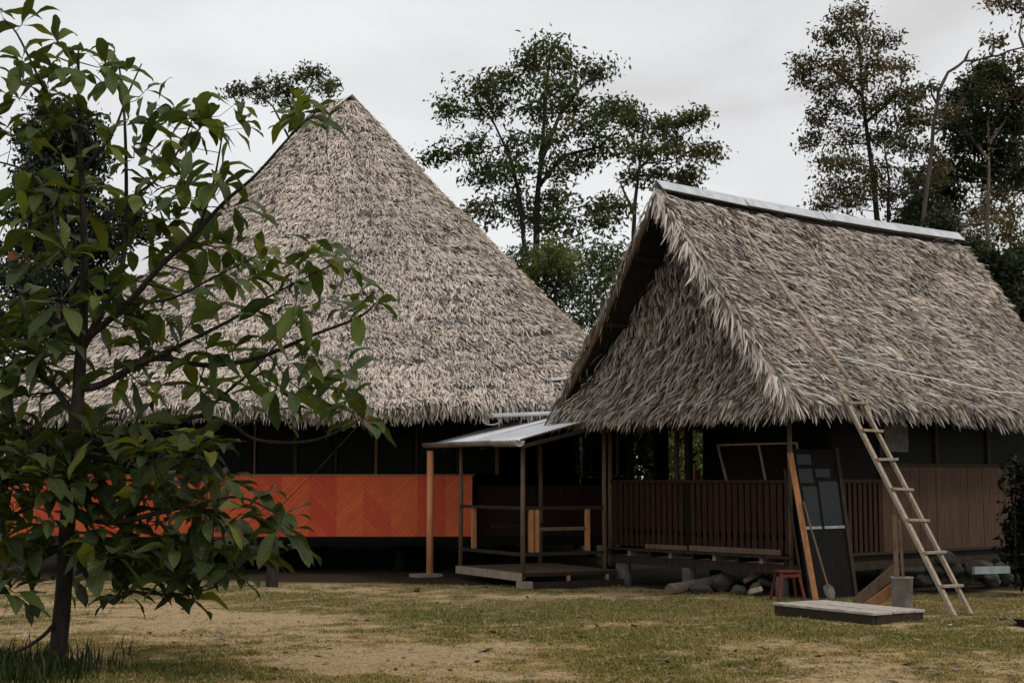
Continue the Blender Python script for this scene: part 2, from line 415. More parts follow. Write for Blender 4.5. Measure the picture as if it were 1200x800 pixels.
# grass blades
n = 260000
px = rng.uniform(-60, 1260, n); py = 664 + 150 * rng.random(n) ** .8
xc, yc = (px - 600) / F, (400 - py) / F; k = -H / (sp + yc * cp); x = xc * k; y = (cp - yc * sp) * k
bb = bare(x, y); s_, t_ = in_house(x, y)
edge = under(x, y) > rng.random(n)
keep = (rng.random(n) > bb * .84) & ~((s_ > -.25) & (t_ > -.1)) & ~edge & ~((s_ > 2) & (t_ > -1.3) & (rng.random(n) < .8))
x, y, bb = x[keep], y[keep], bb[keep]; n = len(x)
hgt = rng.gamma(4, .0042, n) * (1.15 - .75 * bb); hgt = np.clip(hgt, .008, .11)
az = rng.uniform(0, 2 * math.pi, n); lean = rng.uniform(.2, 1.6, n) * hgt
zz = gz(x, y)
P0 = np.stack([x, y, zz], 1); wv = np.stack([-np.sin(az), np.cos(az), az * 0], 1) * (.0055 + .005 * rng.random(n))[:, None]
tip = P0 + np.stack([np.cos(az) * lean, np.sin(az) * lean, hgt], 1)
V = np.stack([P0 - wv, P0 + wv, tip], 1).reshape(-1, 3)
dry = np.clip(bb * .9 + rng.normal(.42, .3, n) + (fbm(x * .8, y * .8, 61) - .5) * 1.2, 0, 1)[:, None]
Cg = np.array([[.07, .102, .022]]) * (1 - dry) + np.array([[.34, .245, .105]]) * dry
Cg = Cg * rng.uniform(.6, 1.25, (n, 1))
tag(quick('lawn_grass', V, np.arange(3 * n).reshape(-1, 3), np.repeat(Cg, 3, 0), M['grass']), 'short patchy lawn grass, olive and dry straw coloured, in front of the huts', 'grass', kind='stuff')

# tall weeds at the foot of the near tree
n = 4500
x = rng.normal(-4.6, .5, n); y = rng.normal(12.0, .5, n)
ok = x < -3.6 + .5 * rng.random(n); x, y = x[ok], y[ok]; n = len(x)
hgt = rng.gamma(5, .026, n); az = rng.uniform(0, 2 * math.pi, n); lean = hgt * rng.uniform(.1, .8, n)
P0 = np.stack([x, y, gz(x, y)], 1); wv = np.stack([-np.sin(az), np.cos(az), az * 0], 1) * .008
mid = P0 + np.stack([np.cos(az) * lean * .3, np.sin(az) * lean * .3, hgt * .6], 1)
tip = P0 + np.stack([np.cos(az) * lean, np.sin(az) * lean, hgt], 1)
V = np.stack([P0 - wv, P0 + wv, mid + wv * .8, mid - wv * .8, tip], 1).reshape(-1, 3); b0 = (np.arange(n) * 5)[:, None]
Ft = np.concatenate([b0 + [[0, 1, 2]], b0 + [[0, 2, 3]], b0 + [[3, 2, 4]]])
Cg = np.array([[.03, .042, .012]]) * rng.uniform(.5, 1.3, (n, 1))
tag(quick('weeds', V, Ft, np.repeat(Cg, 5, 0), M['grass']), 'dark tall weeds around the foot of the broad leaved tree', 'weeds', kind='stuff')

# dry leaf litter
n = 1500
px = rng.uniform(0, 1200, n); py = rng.uniform(680, 800, n)
xc, yc = (px - 600) / F, (400 - py) / F; k = -H / (sp + yc * cp); x = xc * k; y = (cp - yc * sp) * k
az = rng.uniform(0, 6.28, n); l = (.01 + rng.gamma(1.3, .016, n))[:, None]; zz = gz(x, y) + .012
c_ = np.stack([x, y, zz], 1); u = np.stack([np.cos(az), np.sin(az), rng.normal(0, .3, n)], 1) * l; v_ = np.stack([-np.sin(az), np.cos(az), rng.normal(0, .3, n)], 1) * l * .4
V = np.stack([c_ - u, c_ + v_, c_ + u, c_ - v_], 1).reshape(-1, 3)
tag(quick('leaf_litter', V, np.arange(4 * n).reshape(-1, 4), np.ones((4 * n, 3)), M['debris']), 'dry leaf scraps scattered over the lawn', 'leaf litter', kind='stuff')

# ------------------------------------------------------------------ big round-ended longhouse
mal = empty('thatched_longhouse', (MAL[0], MAL[1], 0), MRZ, 'huge round ended thatched longhouse with orange herringbone board wall', 'longhouse')
A_, B_, ZT, ZE, RL = 6.55, 5.3, 9.42, 2.78, 5.0


def roofpt(u, k):
    """u 0..1 over the front arc (left to right); u<0 left side, u>1 right side (metres/10)"""
    u, k = np.broadcast_arrays(np.asarray(u, float), np.asarray(k, float))
    th = math.pi * (1 + np.clip(u, 0, 1)); nn = 2.1 + 2.9 * np.clip(k, 0, 1) ** 1.5
    r = .045 + .955 * k
    c, s = np.cos(th), np.sin(th)
    rr_ = (np.abs(c / A_) ** nn + np.abs(s / B_) ** nn) ** (-1 / nn) * r
    x = c * rr_
    y = -np.abs(s) * rr_
    y = y + np.where(u < 0, -u * 10, 0) + np.where(u > 1, (u - 1) * 10, 0)
    wob = (fbm(u * 14 + 3, k * 7, 8, 3) - .5) * .20 - .016 * (np.floor(k * 15 + .9 * vnoise(u * 9, k * 0, 5)) - k * 15 + .5)
    z = ZT - (ZT - ZE) * (1 - (1 - k) ** 1.08) + wob * np.minimum(k * 3, 1)
    return np.stack([x, y, z], -1)


us = np.concatenate([np.linspace(-RL / 10, -.001, 12), np.linspace(0, 1, 97), np.linspace(1.001, 1 + RL / 10, 12)])
ks = np.linspace(0, 1.0, 26)
U, K = np.meshgrid(us, ks)
V = roofpt(U, K); ny, nx = V.shape[:2]
Vb = V.reshape(-1, 3)
# mirrored back end closes the roof
Vm = Vb.copy(); Vm[:, 1] = RL - np.minimum(Vb[:, 1], 0) * 1.0
ii = (np.arange(ny - 1)[:, None] * nx + np.arange(nx - 1)[None]).ravel()
Fq = np.stack([ii, ii + nx, ii + nx + 1, ii + 1], 1)
base_parts = [(Vb, Fq, np.ones((len(Vb), 3))), (Vm + [0, .01, 0], Fq, np.ones((len(Vb), 3)))]
Vu, Fu, Cu = join(base_parts)
quick('roof_underlayer', Vu, Fu, Cu, M['thatch_base'], mal, smooth=True)
# thatch leaves in courses
n = 210000
k = np.sqrt(rng.random(n) * (1 - .002) + .002); u = rng.uniform(-.38, 1.38, n); k[:1500] = rng.uniform(0, .07, 1500)
keep = (np.abs(u - .5) < .56) | (rng.random(n) < .6); k, u = k[keep], u[keep]; n = len(k)
rowk = np.round(k * 34 + rng.normal(0, .16, n) + (fbm(u * 9, k * 5, 55, 3) - .5) * 3.0) / 34; k = np.clip(np.where(rng.random(n) < .38, rowk, k), .004, .995)
P = roofpt(u, k); Dk = roofpt(u, np.minimum(k + .01, 1.01)) - P; Du = roofpt(u + .004, k) - P
Nn = nrm(np.cross(Du, -Dk)); Nn = np.where(Nn[:, 2:3] < 0, -Nn, Nn)
ln = rng.uniform(.08, .22, n); w_ = rng.uniform(.012, .030, n)
tn = tones(n, .46, 1.2) * (.76 + .46 * fbm(u * 10, k * 9, 31, 4))[:, None]
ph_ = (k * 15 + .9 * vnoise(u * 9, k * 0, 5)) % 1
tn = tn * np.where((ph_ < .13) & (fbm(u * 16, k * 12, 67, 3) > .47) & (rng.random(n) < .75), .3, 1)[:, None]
sd_ = rng.normal(.0, .40, n) + (fbm(u * 22, k * 16, 4, 3) - .5) * 1.1
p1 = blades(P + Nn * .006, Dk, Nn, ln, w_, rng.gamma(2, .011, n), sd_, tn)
n = 16000
u = rng.uniform(-.35, 1.35, n); k = rng.uniform(.975, 1.003, n)
P = roofpt(u, k); Dk = roofpt(u, k - .0) - roofpt(u, k - .02); Du = roofpt(u + .004, k) - P
Nn = nrm(np.cross(Du, -Dk)); Nn = np.where(Nn[:, 2:3] < 0, -Nn, Nn)
p2 = blades(P - Nn * rng.uniform(-.04, .22, (n, 1)), Dk + [0, 0, -.1], Nn, rng.uniform(.08, .2, n), rng.uniform(.012, .03, n), rng.gamma(2, .01, n), rng.normal(0, .4, n), tones(n, .2, 1.05), hang=.3)
V, Fq, C = join([p1, p2])
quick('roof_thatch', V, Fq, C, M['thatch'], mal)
# metal cap on the ridge, with its open triangular end
cap = MB()
for sgn_ in (-1, 1):
    for j in range(4):
        y0, y1 = -.36 + j * .75, -.42 + (j + 1) * .75 + .03
        zz = .004 * (j % 2)
        a, b_, c_, d_ = (0, y0, ZT + .10 + zz), (0, y1, ZT + .10 + zz), (sgn_ * .36, y1, ZT - .20 + zz), (sgn_ * .36, y0, ZT - .20 + zz)
        o_ = Vector((0, 0, .012))
        q = [Vector(p) for p in (a, b_, c_, d_)]
        cap.add(q + [p - o_ for p in q], [(0, 1, 2, 3), (7, 6, 5, 4), (0, 3, 7, 4), (1, 5, 6, 2), (3, 2, 6, 7)])
cp_ = cap.build('ridge_cap', M['metal'], mal)
rv_ = MB().add([(-.33, -.2, ZT - .22), (.33, -.2, ZT - .22), (0, -.2, ZT + .06), (-.33, 1, ZT - .22), (.33, 1, ZT - .22), (0, 1, ZT + .06)], [(0, 1, 2), (5, 4, 3), (0, 3, 4, 1)]).build('ridge_vent', M['wood_black'], mal)  # closed dark face standing in for the shade inside the open end
for o in (cp_, rv_): o.rotation_euler.z = rad(34)
# floor, inner ceiling void, walls
WY = -3.55; WX0, WX1, XE = -5.5, 2.70, 5.6
MB().box((-5.6, WY + .02, .44), (5.6, 8.5, .6)).build('floor', M['wood_black'], mal)
pn = int(round((WX1 - WX0) / .475)); pw = (WX1 - WX0) / pn
for i in range(pn):
    x0 = WX0 + i * pw
    c_ = (float(i % 2), .30 + .55 * (1 - i % 2) + R.uniform(-.2, .2), 0)  # tone alternates by panel: sheen of the grain direction painted in
    mb = MB().box((x0 + .001, WY - .03, .60), (x0 + pw - .001, WY + .02, 1.665), c_)
    mb.build('wall_panel', M['chevron'], mal)
MB().box((WX0 - .03, WY - .045, 1.667), (WX1 + .03, WY + .035, 1.70)).build('wall_cap_rail', M['wood_orange'], mal)
MB().box((WX0 - .03, WY - .02, .50), (WX1, WY + .04, .597)).build('sill_beam', M['wood_black'], mal)
MB().box((WX1 + .06, WY + .35, .60), (XE, WY + .40, 1.5)).build('entrance_wall', M['wood_red'], mal)
x0 = WX0; i = 0
while x0 < XE:
    top = 3.25
    wd = R.choice((.035, .05, .07))
    MB().box((x0 - wd / 2, WY - .012, 1.70), (x0 + wd / 2, WY + .05, top)).build('window_post', M['wood_dark'] if i % 3 else M['wood_mid'], mal)
    if x0 < WX1 - .2:
        x1 = min(x0 + .72, XE)
        MB().box((x0 + .04, WY + .012, 1.70), (x1 - .04, WY + .018, top)).build('window_screen', M['screen'], mal)
    x0 += .72; i += 1
for sx_ in (-1, 1):
    MB().box((sx_ * 5.57 - .04, WY + .06, .6), (sx_ * 5.57 + .04, 8.5, 1.66)).build('side_wall', M['wood_red'], mal)
    MB().box((sx_ * 5.57 - .01, WY + .06, 1.68), (sx_ * 5.57 + .01, 8.5, 3.2)).build('side_screen', M['screen'], mal)
MB().box((-5.5, 8.42, .6), (5.5, 8.5, 3.3)).build('back_wall', M['wood_black'], mal)
MB().box((-5.7, WY - .05, 3.22), (5.7, 8.6, 3.3)).build('ceiling_beam', M['wood_black'], mal)
for x0 in (-5.2, -3.0, -.8, 1.4, 3.4, 5.2):
    for yy in (WY + .5, 1.0, 5.0):
        MB().tube([(x0, yy, -.1), (x0, yy, .44)], .11, 10).build('stilt', M['wood_black'], mal)
MB().box((-6.2, WY - .9, 2.80), (6.2, WY - .8, 2.88)).build('eave_pole', M['wood_dark'], mal)

# ------------------------------------------------------------------ thatched house on the right
hs = empty('thatched_house', (HOUSE[0], HOUSE[1], 0), HRZ, 'small steep gabled thatched house with railed porch and ladder', 'house')
WD = 3.62; OV = .715; SF, SB = -.72, 6.85; ZR, ZH = 5.93, 2.72; TM = WD / 2; HW = TM + OV
FLZ = .54


def slope(side, s, q):
    """side -1 near slope / +1 far slope, s along ridge, q 0 ridge .. 1 eave"""
    s, q = np.broadcast_arrays(np.asarray(s, float), np.asarray(q, float))
    sag = -.10 * np.sin(np.pi * np.clip(q, 0, 1)) - .05 * np.sin(np.pi * np.clip((s - SF) / (SB - SF), 0, 1))
    wob = (fbm(s * 1.1 + 9 * side + 30, q * 4.5, 17, 3) - .5) * .16
    flare = .10 * np.clip(q - .8, 0, 1) ** 2 * 5
    return np.stack([s, TM + side * ((HW - (.15 if side > 0 else 0)) * q + flare), ZR - (ZR - ZH) * q + sag + wob * np.minimum(4 * q, 1)], -1)


for side in (-1, 1):
    ss, qs = np.linspace(SF, SB, 50), np.linspace(0, 1, 24)
    S_, Q_ = np.meshgrid(ss, qs); V = slope(side, S_, Q_); ny, nx = V.shape[:2]
    ii = (np.arange(ny - 1)[:, None] * nx + np.arange(nx - 1)[None]).ravel(); Fq = np.stack([ii, ii + nx, ii + nx + 1, ii + 1], 1)
    Vt = V.reshape(-1, 3); Vl = Vt - [0, 0, .16]
    Vv, Ff, Cc = join([(Vt, Fq, np.ones_like(Vt)), (Vl, Fq[:, ::-1], np.ones_like(Vt))])
    quick('roof_underlayer', Vv, Ff, Cc, M['thatch_inner'], hs, smooth=True)
    n = 76000 if side < 0 else 12000
    q = rng.uniform(0.03, .99, n); s = rng.uniform(SF - .02, SB + .02, n)
    rq = np.round(q * 22 + rng.normal(0, .18, n) + (fbm(s * 1.2, q * 6, 91, 3) - .5) * 1.8) / 22; q = np.clip(np.where(rng.random(n) < .5, rq, q), 0.03, .99)
    P = slope(side, s, q); D = slope(side, s, q + .01) - P; Nn = nrm(np.cross(slope(side, s + .02, q) - P, D)); Nn = np.where(Nn[:, 2:3] < 0, -Nn, Nn)
    sd_ = (rng.normal(.36, .26, n) + (fbm(s * 2.2, q * 8, 71, 3) - .5) * 1.5) * (-1 if side < 0 else 1)
    Sx = np.cross(nrm(D), Nn)
    sd_ = np.abs(sd_) * np.sign(sd_) * 1.0
    sgnx = np.sign(Sx[:, 0]); sd_ = (rng.normal(.20, .26, n) + (fbm(s * 2.2, q * 8, 71, 3) - .5) * 1.5) * sgnx
    tn = tones(n, .26, 1.08) * (.68 + .48 * fbm(s * 1.5, q * 7, 33, 4))[:, None]
    parts = [blades(P + Nn * .012, D, Nn, rng.uniform(.12, .33, n), rng.uniform(.015, .034, n), rng.gamma(2, .025, n), sd_, tn)]
    # eave fringe
    n = 3600
    s = rng.uniform(SF - .02, SB, n); q = rng.uniform(.95, 1.0, n); P = slope(side, s, q); D = slope(side, s, q) - slope(side, s, q - .02)
    Nn = nrm(np.cross(slope(side, s + .02, q) - P, D)); Nn = np.where(Nn[:, 2:3] < 0, -Nn, Nn)
    parts.append(blades(P - Nn * rng.uniform(-.03, .16, (n, 1)), D + [0, 0, -.008], Nn, rng.uniform(.12, .34, n), rng.uniform(.018, .04, n), rng.gamma(2, .012, n), rng.normal(.12, .3, n), tones(n, .15, 1.0), hang=.2))
    # front rake fringe: leaflets hanging over the gable edge
    n = 3000 if side < 0 else 380
    q = rng.uniform(0, 1.0, n); s = SF + rng.uniform(-.07, .12, n); P = slope(side, s, q) + [0, 0, .02]; D = slope(side, s, q + .02) - P
    D = nrm(D) + np.stack([-rng.uniform(.0, .55, n), np.zeros(n), -rng.uniform(.1, .9 if side < 0 else 1.6, n)], 1)
    Nn = nrm(np.stack([-np.ones(n) * .8, side * .5 * np.ones(n), np.ones(n) * .4], 1) + rng.normal(0, .2, (n, 3)))
    Nn = nrm(Nn - (Nn * nrm(D)).sum(1, keepdims=True) * nrm(D))
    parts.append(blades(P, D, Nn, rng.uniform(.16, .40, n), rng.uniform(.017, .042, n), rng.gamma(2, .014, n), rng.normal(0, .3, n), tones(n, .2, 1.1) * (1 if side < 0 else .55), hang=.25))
    # back rake fringe
    n = 700
    q = rng.uniform(0, 1.0, n); s = SB + rng.uniform(-.1, .05, n); P = slope(side, s, q); D = slope(side, s, q + .02) - P
    D = nrm(D) + np.stack([rng.uniform(.0, .5, n), np.zeros(n), -rng.uniform(.0, .5, n)], 1)
    Nn = nrm(np.stack([np.ones(n) * .5, side * np.ones(n), np.ones(n)], 1))
    parts.append(blades(P, D, Nn, rng.uniform(.2, .45, n), rng.uniform(.03, .07, n), rng.gamma(2, .012, n), rng.normal(0, .3, n), tones(n, .2, 1.0)))
    V, Fq, C = join(parts)
    quick('roof_thatch', V, Fq, C, M['thatch'], hs)


# gable infill, hung below the overhanging ridge
def infill(t, q):
    """q 0 top .. 1 bottom"""
    t, q = np.broadcast_arrays(np.asarray(t, float), np.asarray(q, float))
    t = TM + (t - TM) * np.where(t > TM, 1 - .15 / HW, 1)
    k = 1 - q
    s = -.70 + .66 * (1 - (1 - k) ** 2.2) - .10 * np.clip(q - .8, 0, 1) * 3
    wob = (fbm(t * 1.6 + 50, q * 5, 13, 3) - .5) * .14
    return np.stack([s + wob, t, ZR - .35 - (ZR - .35 - ZH + .06) * q], -1)


for face, col in ((0, 'gable_underlayer'),):
    qs = np.linspace(0, 1, 20); rows = []
    for q in qs:
        hw = (HW - .06) * (q * .94 + .06); rows.append(infill(TM + np.linspace(-hw, hw, 24), q))
    V = np.stack(rows); ny, nx = V.shape[:2]; ii = (np.arange(ny - 1)[:, None] * nx + np.arange(nx - 1)[None]).ravel()
    quick(col, V.reshape(-1, 3), np.stack([ii, ii + nx, ii + nx + 1, ii + 1], 1), np.ones((ny * nx, 3)), M['thatch_inner'], hs, smooth=True)
n = 12000
q = np.sqrt(rng.random(n)); t = TM + (HW - .12) * (q * .93 + .05) * rng.uniform(-1, 1, n)
q = np.where(rng.random(n) < .5, np.clip(np.round(q * 13 + rng.normal(0, .15, n)) / 13, .01, 1), q)
P = infill(t, q); D = infill(t, q + .01) - P; Nn = nrm(np.cross(infill(t + .02, q) - P, D)); Nn = np.where(Nn[:, 0:1] > 0, -Nn, Nn)
sy = np.sign(np.cross(nrm(D), Nn)[:, 1])
sd_ = (rng.normal(-.42, .16, n) + .55 * np.clip(q - .6, 0, 1) / .4 + (fbm(t * 2, q * 6, 3, 3) - .5) * .5) * sy
tn = tones(n, .12, .95, .06) * (.45 + .55 * np.clip(q * 1.5 - .2, 0, 1))[:, None] if False else tones(n, .10, .74, .09)  # darker, browner unbleached blades; shade of the overhang included in their tone
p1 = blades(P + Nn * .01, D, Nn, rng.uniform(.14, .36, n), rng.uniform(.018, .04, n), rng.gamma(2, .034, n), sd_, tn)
n = 2400
t = TM + (HW - .02) * rng.uniform(-1, 1, n); q = rng.uniform(.93, 1.0, n); P = infill(t, q); D = infill(t, q) - infill(t, q - .02)
Nn = nrm(np.cross(infill(t + .02, q) - P, D)); Nn = np.where(Nn[:, 0:1] > 0, -Nn, Nn)
p2 = blades(P - Nn * rng.uniform(-.04, .1, (n, 1)), D, Nn, rng.uniform(.15, .34, n), rng.uniform(.025, .05, n), rng.gamma(2, .02, n), rng.normal(.18, .25, n) * np.sign(np.cross(nrm(D), Nn)[:, 1]), tones(n, .2, 1.1, .03), hang=.25)
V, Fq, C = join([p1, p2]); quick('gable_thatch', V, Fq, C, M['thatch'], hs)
# rake poles, purlins under the overhang, ridge pole
for side in (-1, 1):
    pts = [slope(side, SF - .05, q) - np.array([0, 0, .19]) for q in np.linspace(0.0, 1.0, 8)]
    MB().tube(pts, .045, 8).build('rake_pole', M['wood_mid'], hs, smooth=True)
    for q in (.22, .5, .78):
        a, b_ = slope(side, SF, q) - np.array([0, 0, .22]), slope(side, SB, q) - np.array([0, 0, .22])
        MB().tube([a, b_], .045, 8).build('purlin', M['wood_dark'], hs)
MB().tube([(SF - .05, TM, ZR - .12), (SB, TM, ZR - .12)], .06, 8).build('ridge_pole', M['wood_dark'], hs)
# metal ridge cap, several lapped sheets
for j in range(4):
    a0, a1 = SF - .02 + j * 1.9, min(SF - .02 + (j + 1) * 1.9 + .12, SB + .1)
    mb = MB(); dz = .010 * j + R.uniform(-.006, .006)
    for side in (-1, 1):
        q = []
        for s0, dd in ((a0, R.uniform(-.02, .02)), (a1, R.uniform(-.02, .02))):
            q += [Vector((s0, TM, ZR + .15 + dz - .05 * math.sin(math.pi * max(0, min(1, (s0 - SF) / (SB - SF)))))), Vector((s0, TM + side * (.13 + dd), ZR - .0 + dz - .05 * math.sin(math.pi * max(0, min(1, (s0 - SF) / (SB - SF))))))]
        o_ = Vector((0, 0, .008))
        mb.add(q + [p - o_ for p in q], [(0, 2, 3, 1), (4, 5, 7, 6), (1, 3, 7, 5), (0, 1, 5, 4), (2, 6, 7, 3)])
    mb.build('ridge_cap', M['metal_blue'], hs)
# deck
mb = MB()
for j in range(17):
    t0 = -.10 + j * .225; dz = R.uniform(-.004, .004)
    mb.box((-.13 + R.uniform(-.03, .03), t0, FLZ - .035 + dz), (6.5, t0 + .215, FLZ + dz))
mb.build('floor', M['wood_dark'], hs)
for i in range(9):
    t0 = -.02 + i * .455
    MB().box((-.06, t0, FLZ - .12), (6.4, t0 + .07, FLZ - .04)).build('joist', M['wood_grey'] if i % 2 else M['wood_dark'], hs)
MB().box((-.04, -.2, FLZ - .25), (.07, 3.85, FLZ - .123)).build('edge_beam', M['wood_dark'], hs)
MB().box((.2, -.06, FLZ - .25), (6.4, .05, FLZ - .123)).build('edge_beam', M['wood_dark'], hs)
for s0, t0, r_ in ((.02, 3.42, .13), (.02, 1.98, .105), (.02, .15, .10), (2.1, .0, .11), (4.2, 0, .11), (6.2, 0, .11), (2.1, 3.4, .11), (4.2, 3.4, .11), (6.2, 3.4, .11)):
    mb = MB(); mb.tube([(s0, t0, -.28), (s0, t0, .05), (s0, t0, FLZ - .252)], [r_ * 1.06, r_, r_ * .96], 10, wob=.05); mb.build('pier', M['concrete'] if s0 < 1 else M['wood_dark'], hs)
# porch railing
rl = MB(); slats = []
t0 = 3.56
RT = 1.60
i = 0
while t0 > .02:
    wd = .088 if i % 9 else .10
    x0 = 0.0; z0, z1 = FLZ + .03, RT - .045
    zs = [z0, z0 + .16, z0 + .20, z0 + .25, z0 + .29, z1 - .10, z1]
    ws = [wd, wd, wd * .72, wd * .72, wd, wd, wd]
    dz = R.uniform(-.01, .01); mb = MB(); vs = []
    for z_, w_ in zip(zs, ws):
        for a, b_ in ((-.012, -1), (.012, -1), (.012, 1), (-.012, 1)): vs.append((x0 + a, t0 + b_ * w_ / 2 + R.uniform(-.002, .002), z_ + dz * 0))
    fs = [(0, 3, 2, 1), tuple(len(vs) - 4 + k for k in range(4))]
    for r_ in range(len(zs) - 1):
        for k in range(4): fs.append((r_ * 4 + k, r_ * 4 + (k + 1) % 4, r_ * 4 + 4 + (k + 1) % 4, r_ * 4 + 4 + k))
    mb.add(vs, fs); mb.build('railing_slat', M['wood_red'], hs)
    t0 -= .122; i += 1
MB().box((-.045, -.02, RT - .045), (.05, 3.66, RT)).build('handrail', M['wood_red'], hs, bevel=.006)
MB().box((-.05, 1.95, FLZ + .005), (-.016, 2.85, FLZ + .075)).build('base_rail', M['wood_mid'], hs, bevel=.004)
MB().box((-.05, .12, FLZ + .005), (-.016, 1.90, FLZ + .085)).build('base_rail', M['wood_mid'], hs, bevel=.004)
for t0 in (3.67, -.06): MB().tube([(-.02, t0, FLZ - .3), (-.02, t0, 2.62)], [.04, .035], 8, wob=.05).build('post', M['wood_mid'], hs, smooth=True)
MB().box((-.03, 1.90, FLZ), (.06, 1.99, 2.6)).build('post', M['wood_black'], hs)
for s0, w_, z1, mm in ((1.03, .30, 2.6, 'wood_black'), (1.40, .05, 2.6, 'bark_pale'), (1.86, .13, 1.78, 'wood_orange'), (.35, .06, 2.6, 'wood_black')):
    MB().box((s0 - w_ / 2, 3.55, FLZ), (s0 + w_ / 2, 3.62, z1)).build('post', M[mm], hs)
# inner walls
MB().box((.05, 3.50, FLZ), (2.05, 3.54, 1.56)).build('far_low_wall', M['wood_black'], hs)
MB().box((.95, -.02, FLZ), (1.0, 1.93, 2.62)).build('inner_wall', M['wood_black'], hs)
MB().box((2.06, .0, FLZ), (2.12, WD, 3.3)).build('inner_wall', M['wood_black'], hs)
MB().box((.0, .06, 2.36), (.06, 1.90, 2.58)).build('lintel', M['wood_black'], hs)
# propped shutter frame inside the porch
fr_ = MB(); zt, zb = 2.13, 1.56
for a, b_ in (((.55, 1.85, zt), (.55, .30, zt)), ((.55, 1.85, zt), (.32, 1.45, zb)), ((.55, 1.02, zt), (.32, .68, zb)), ((.55, .30, zt), (.32, -.02, zb))):
    fr_.bar(a, b_, .028, .028, (1, 0, 0))
fr_.build('shutter_frame', M['wood_grey'], hs)
MB().add([(.57, 1.85, zt), (.57, .30, zt), (.34, -.02, zb), (.34, 1.45, zb)], [(0, 1, 2, 3)]).build('shutter_panel', M['wood_black'], hs)
# side wall boards: each board its own width and tone
mb = MB(); s0 = 2.10
while s0 < 6.3:
    wd = R.uniform(.17, .24); d_ = R.uniform(-.004, .004); g_ = R.uniform(.75, 1.25)
    mb.box((s0, -.015 + d_, FLZ - .06), (s0 + wd - .004, .02 + d_, 1.80), (g_, g_, g_)); s0 += wd
mat_side = M['wood_side']
sw = mb.build('side_wall', mat_side, hs)
MB().box((2.08, -.03, 1.802), (6.35, .035, 1.85)).build('sill', M['wood_dark'], hs)
MB().box((2.12, .02, 1.85), (6.3, .025, 2.6)).build('window_screen', M['screen'], hs)
for s0 in (2.1, 3.5, 4.9, 6.3): MB().box((s0 - .04, -.02, 1.85), (s0 + .04, .03, 2.7)).build('wall_post', M['wood_dark'], hs)
MB().box((2.16, -.028, 2.02), (2.75, -.02, 2.42)).build('window_board', M['concrete'], hs)
MB().box((6.30, .0, FLZ), (6.36, WD, 3.4)).build('back_wall', M['wood_dark'], hs)
MB().box((2.1, WD - .04, FLZ), (6.3, WD, 2.7)).build('far_wall', M['wood_black'], hs)
MB().box((1.0, .02, FLZ), (2.06, .06, 2.6)).build('doorway_wall', M['wood_black'], hs)
s0 = 1.06
while s0 < 2.05:
    MB().box((s0, -.02, FLZ), (s0 + .075, .0, 1.56)).build('gate_slat', M['wood_red'], hs); s0 += .118
MB().box((1.02, -.03, 1.56), (2.08, .015, 1.61)).build('gate_rail', M['wood_dark'], hs)

# ------------------------------------------------------------------ link porch with the sheet roof
A1, A2 = Vector((.88, .475, 0)), Vector((-.475, .88, 0)); PN = Vector((.16, 21.8, 0)); PRZ = math.atan2(.475, .88)
po = empty('porch', PN, PRZ, 'low open porch with wooden rails under a grey metal sheet roof', 'porch')
PL, PWD, PZ = 1.66, 2.15, .20
mb = MB()
for j in range(10): mb.box((-.02 + R.uniform(-.02, .02), j * .215, PZ - .03), (PL, j * .215 + .207, PZ + R.uniform(-.003, .003)))
mb.build('floor', M['wood_mid'], po)
MB().box((-.06, -.03, PZ - .125), (-.022, PWD + .03, PZ - .006)).build('fascia_board', M['wood_grey'], po)
MB().box((-.0, -.06, PZ - .06), (PL, -.025, PZ - .005)).build('fascia_board', M['wood_dark'], po)
MB().box((.05, -.10, -.05), (PL + .1, -.02, .055)).build('ground_beam', M['wood_dark'], po)
MB().box((-.10, -.14, -.08), (.10, .02, .072)).build('foot_block', M['wood_grey'], po)
for x0 in (.75, 1.45): MB().box((x0, -.07, .058), (x0 + .05, -.03, .138)).build('spacer_block', M['wood_grey'], po)
MB().box((-.55, 2.62, -.03), (-.08, 2.95, .035)).build('step_board', M['wood_grey'], po)
for x0, y0, zt in ((.02, .02, 2.20), (-.01, 2.1, 2.20), (1.5, .05, 2.54), (1.5, 2.1, 2.54)):
    MB().tube([(x0, y0, PZ - .1), (x0 + R.uniform(-.01, .01), y0, 1.2), (x0, y0, zt)], [.038, .036, .034], 8, wob=.05).build('post', M['wood_mid'], po, smooth=True)
for a, b_ in (((.02, .04), (-.01, 2.08)), ((.04, .02), (1.48, .05))):
    for z_, th in ((.47, .05), (1.17, .05)):
        MB().bar((*a, z_), (*b_, z_), .045, th).build('rail', M['wood_dark'], po)
MB().bar((.3, 1.55, .85), (1.45, 1.95, .85), .04, .05).build('rail', M['wood_dark'], po)
MB().bar((.25, .03, .85), (1.2, .04, .85), .04, .05).build('rail', M['wood_mid'], po)
for x0, y0 in ((-.01, 1.62), (.16, .03), (.26, .03), (1.18, .045)):
    MB().box((x0 - .035, y0 - .03, .50), (x0 + .035, y0 + .03, 1.145)).build('baluster', M['wood_orange'], po, bevel=.004)
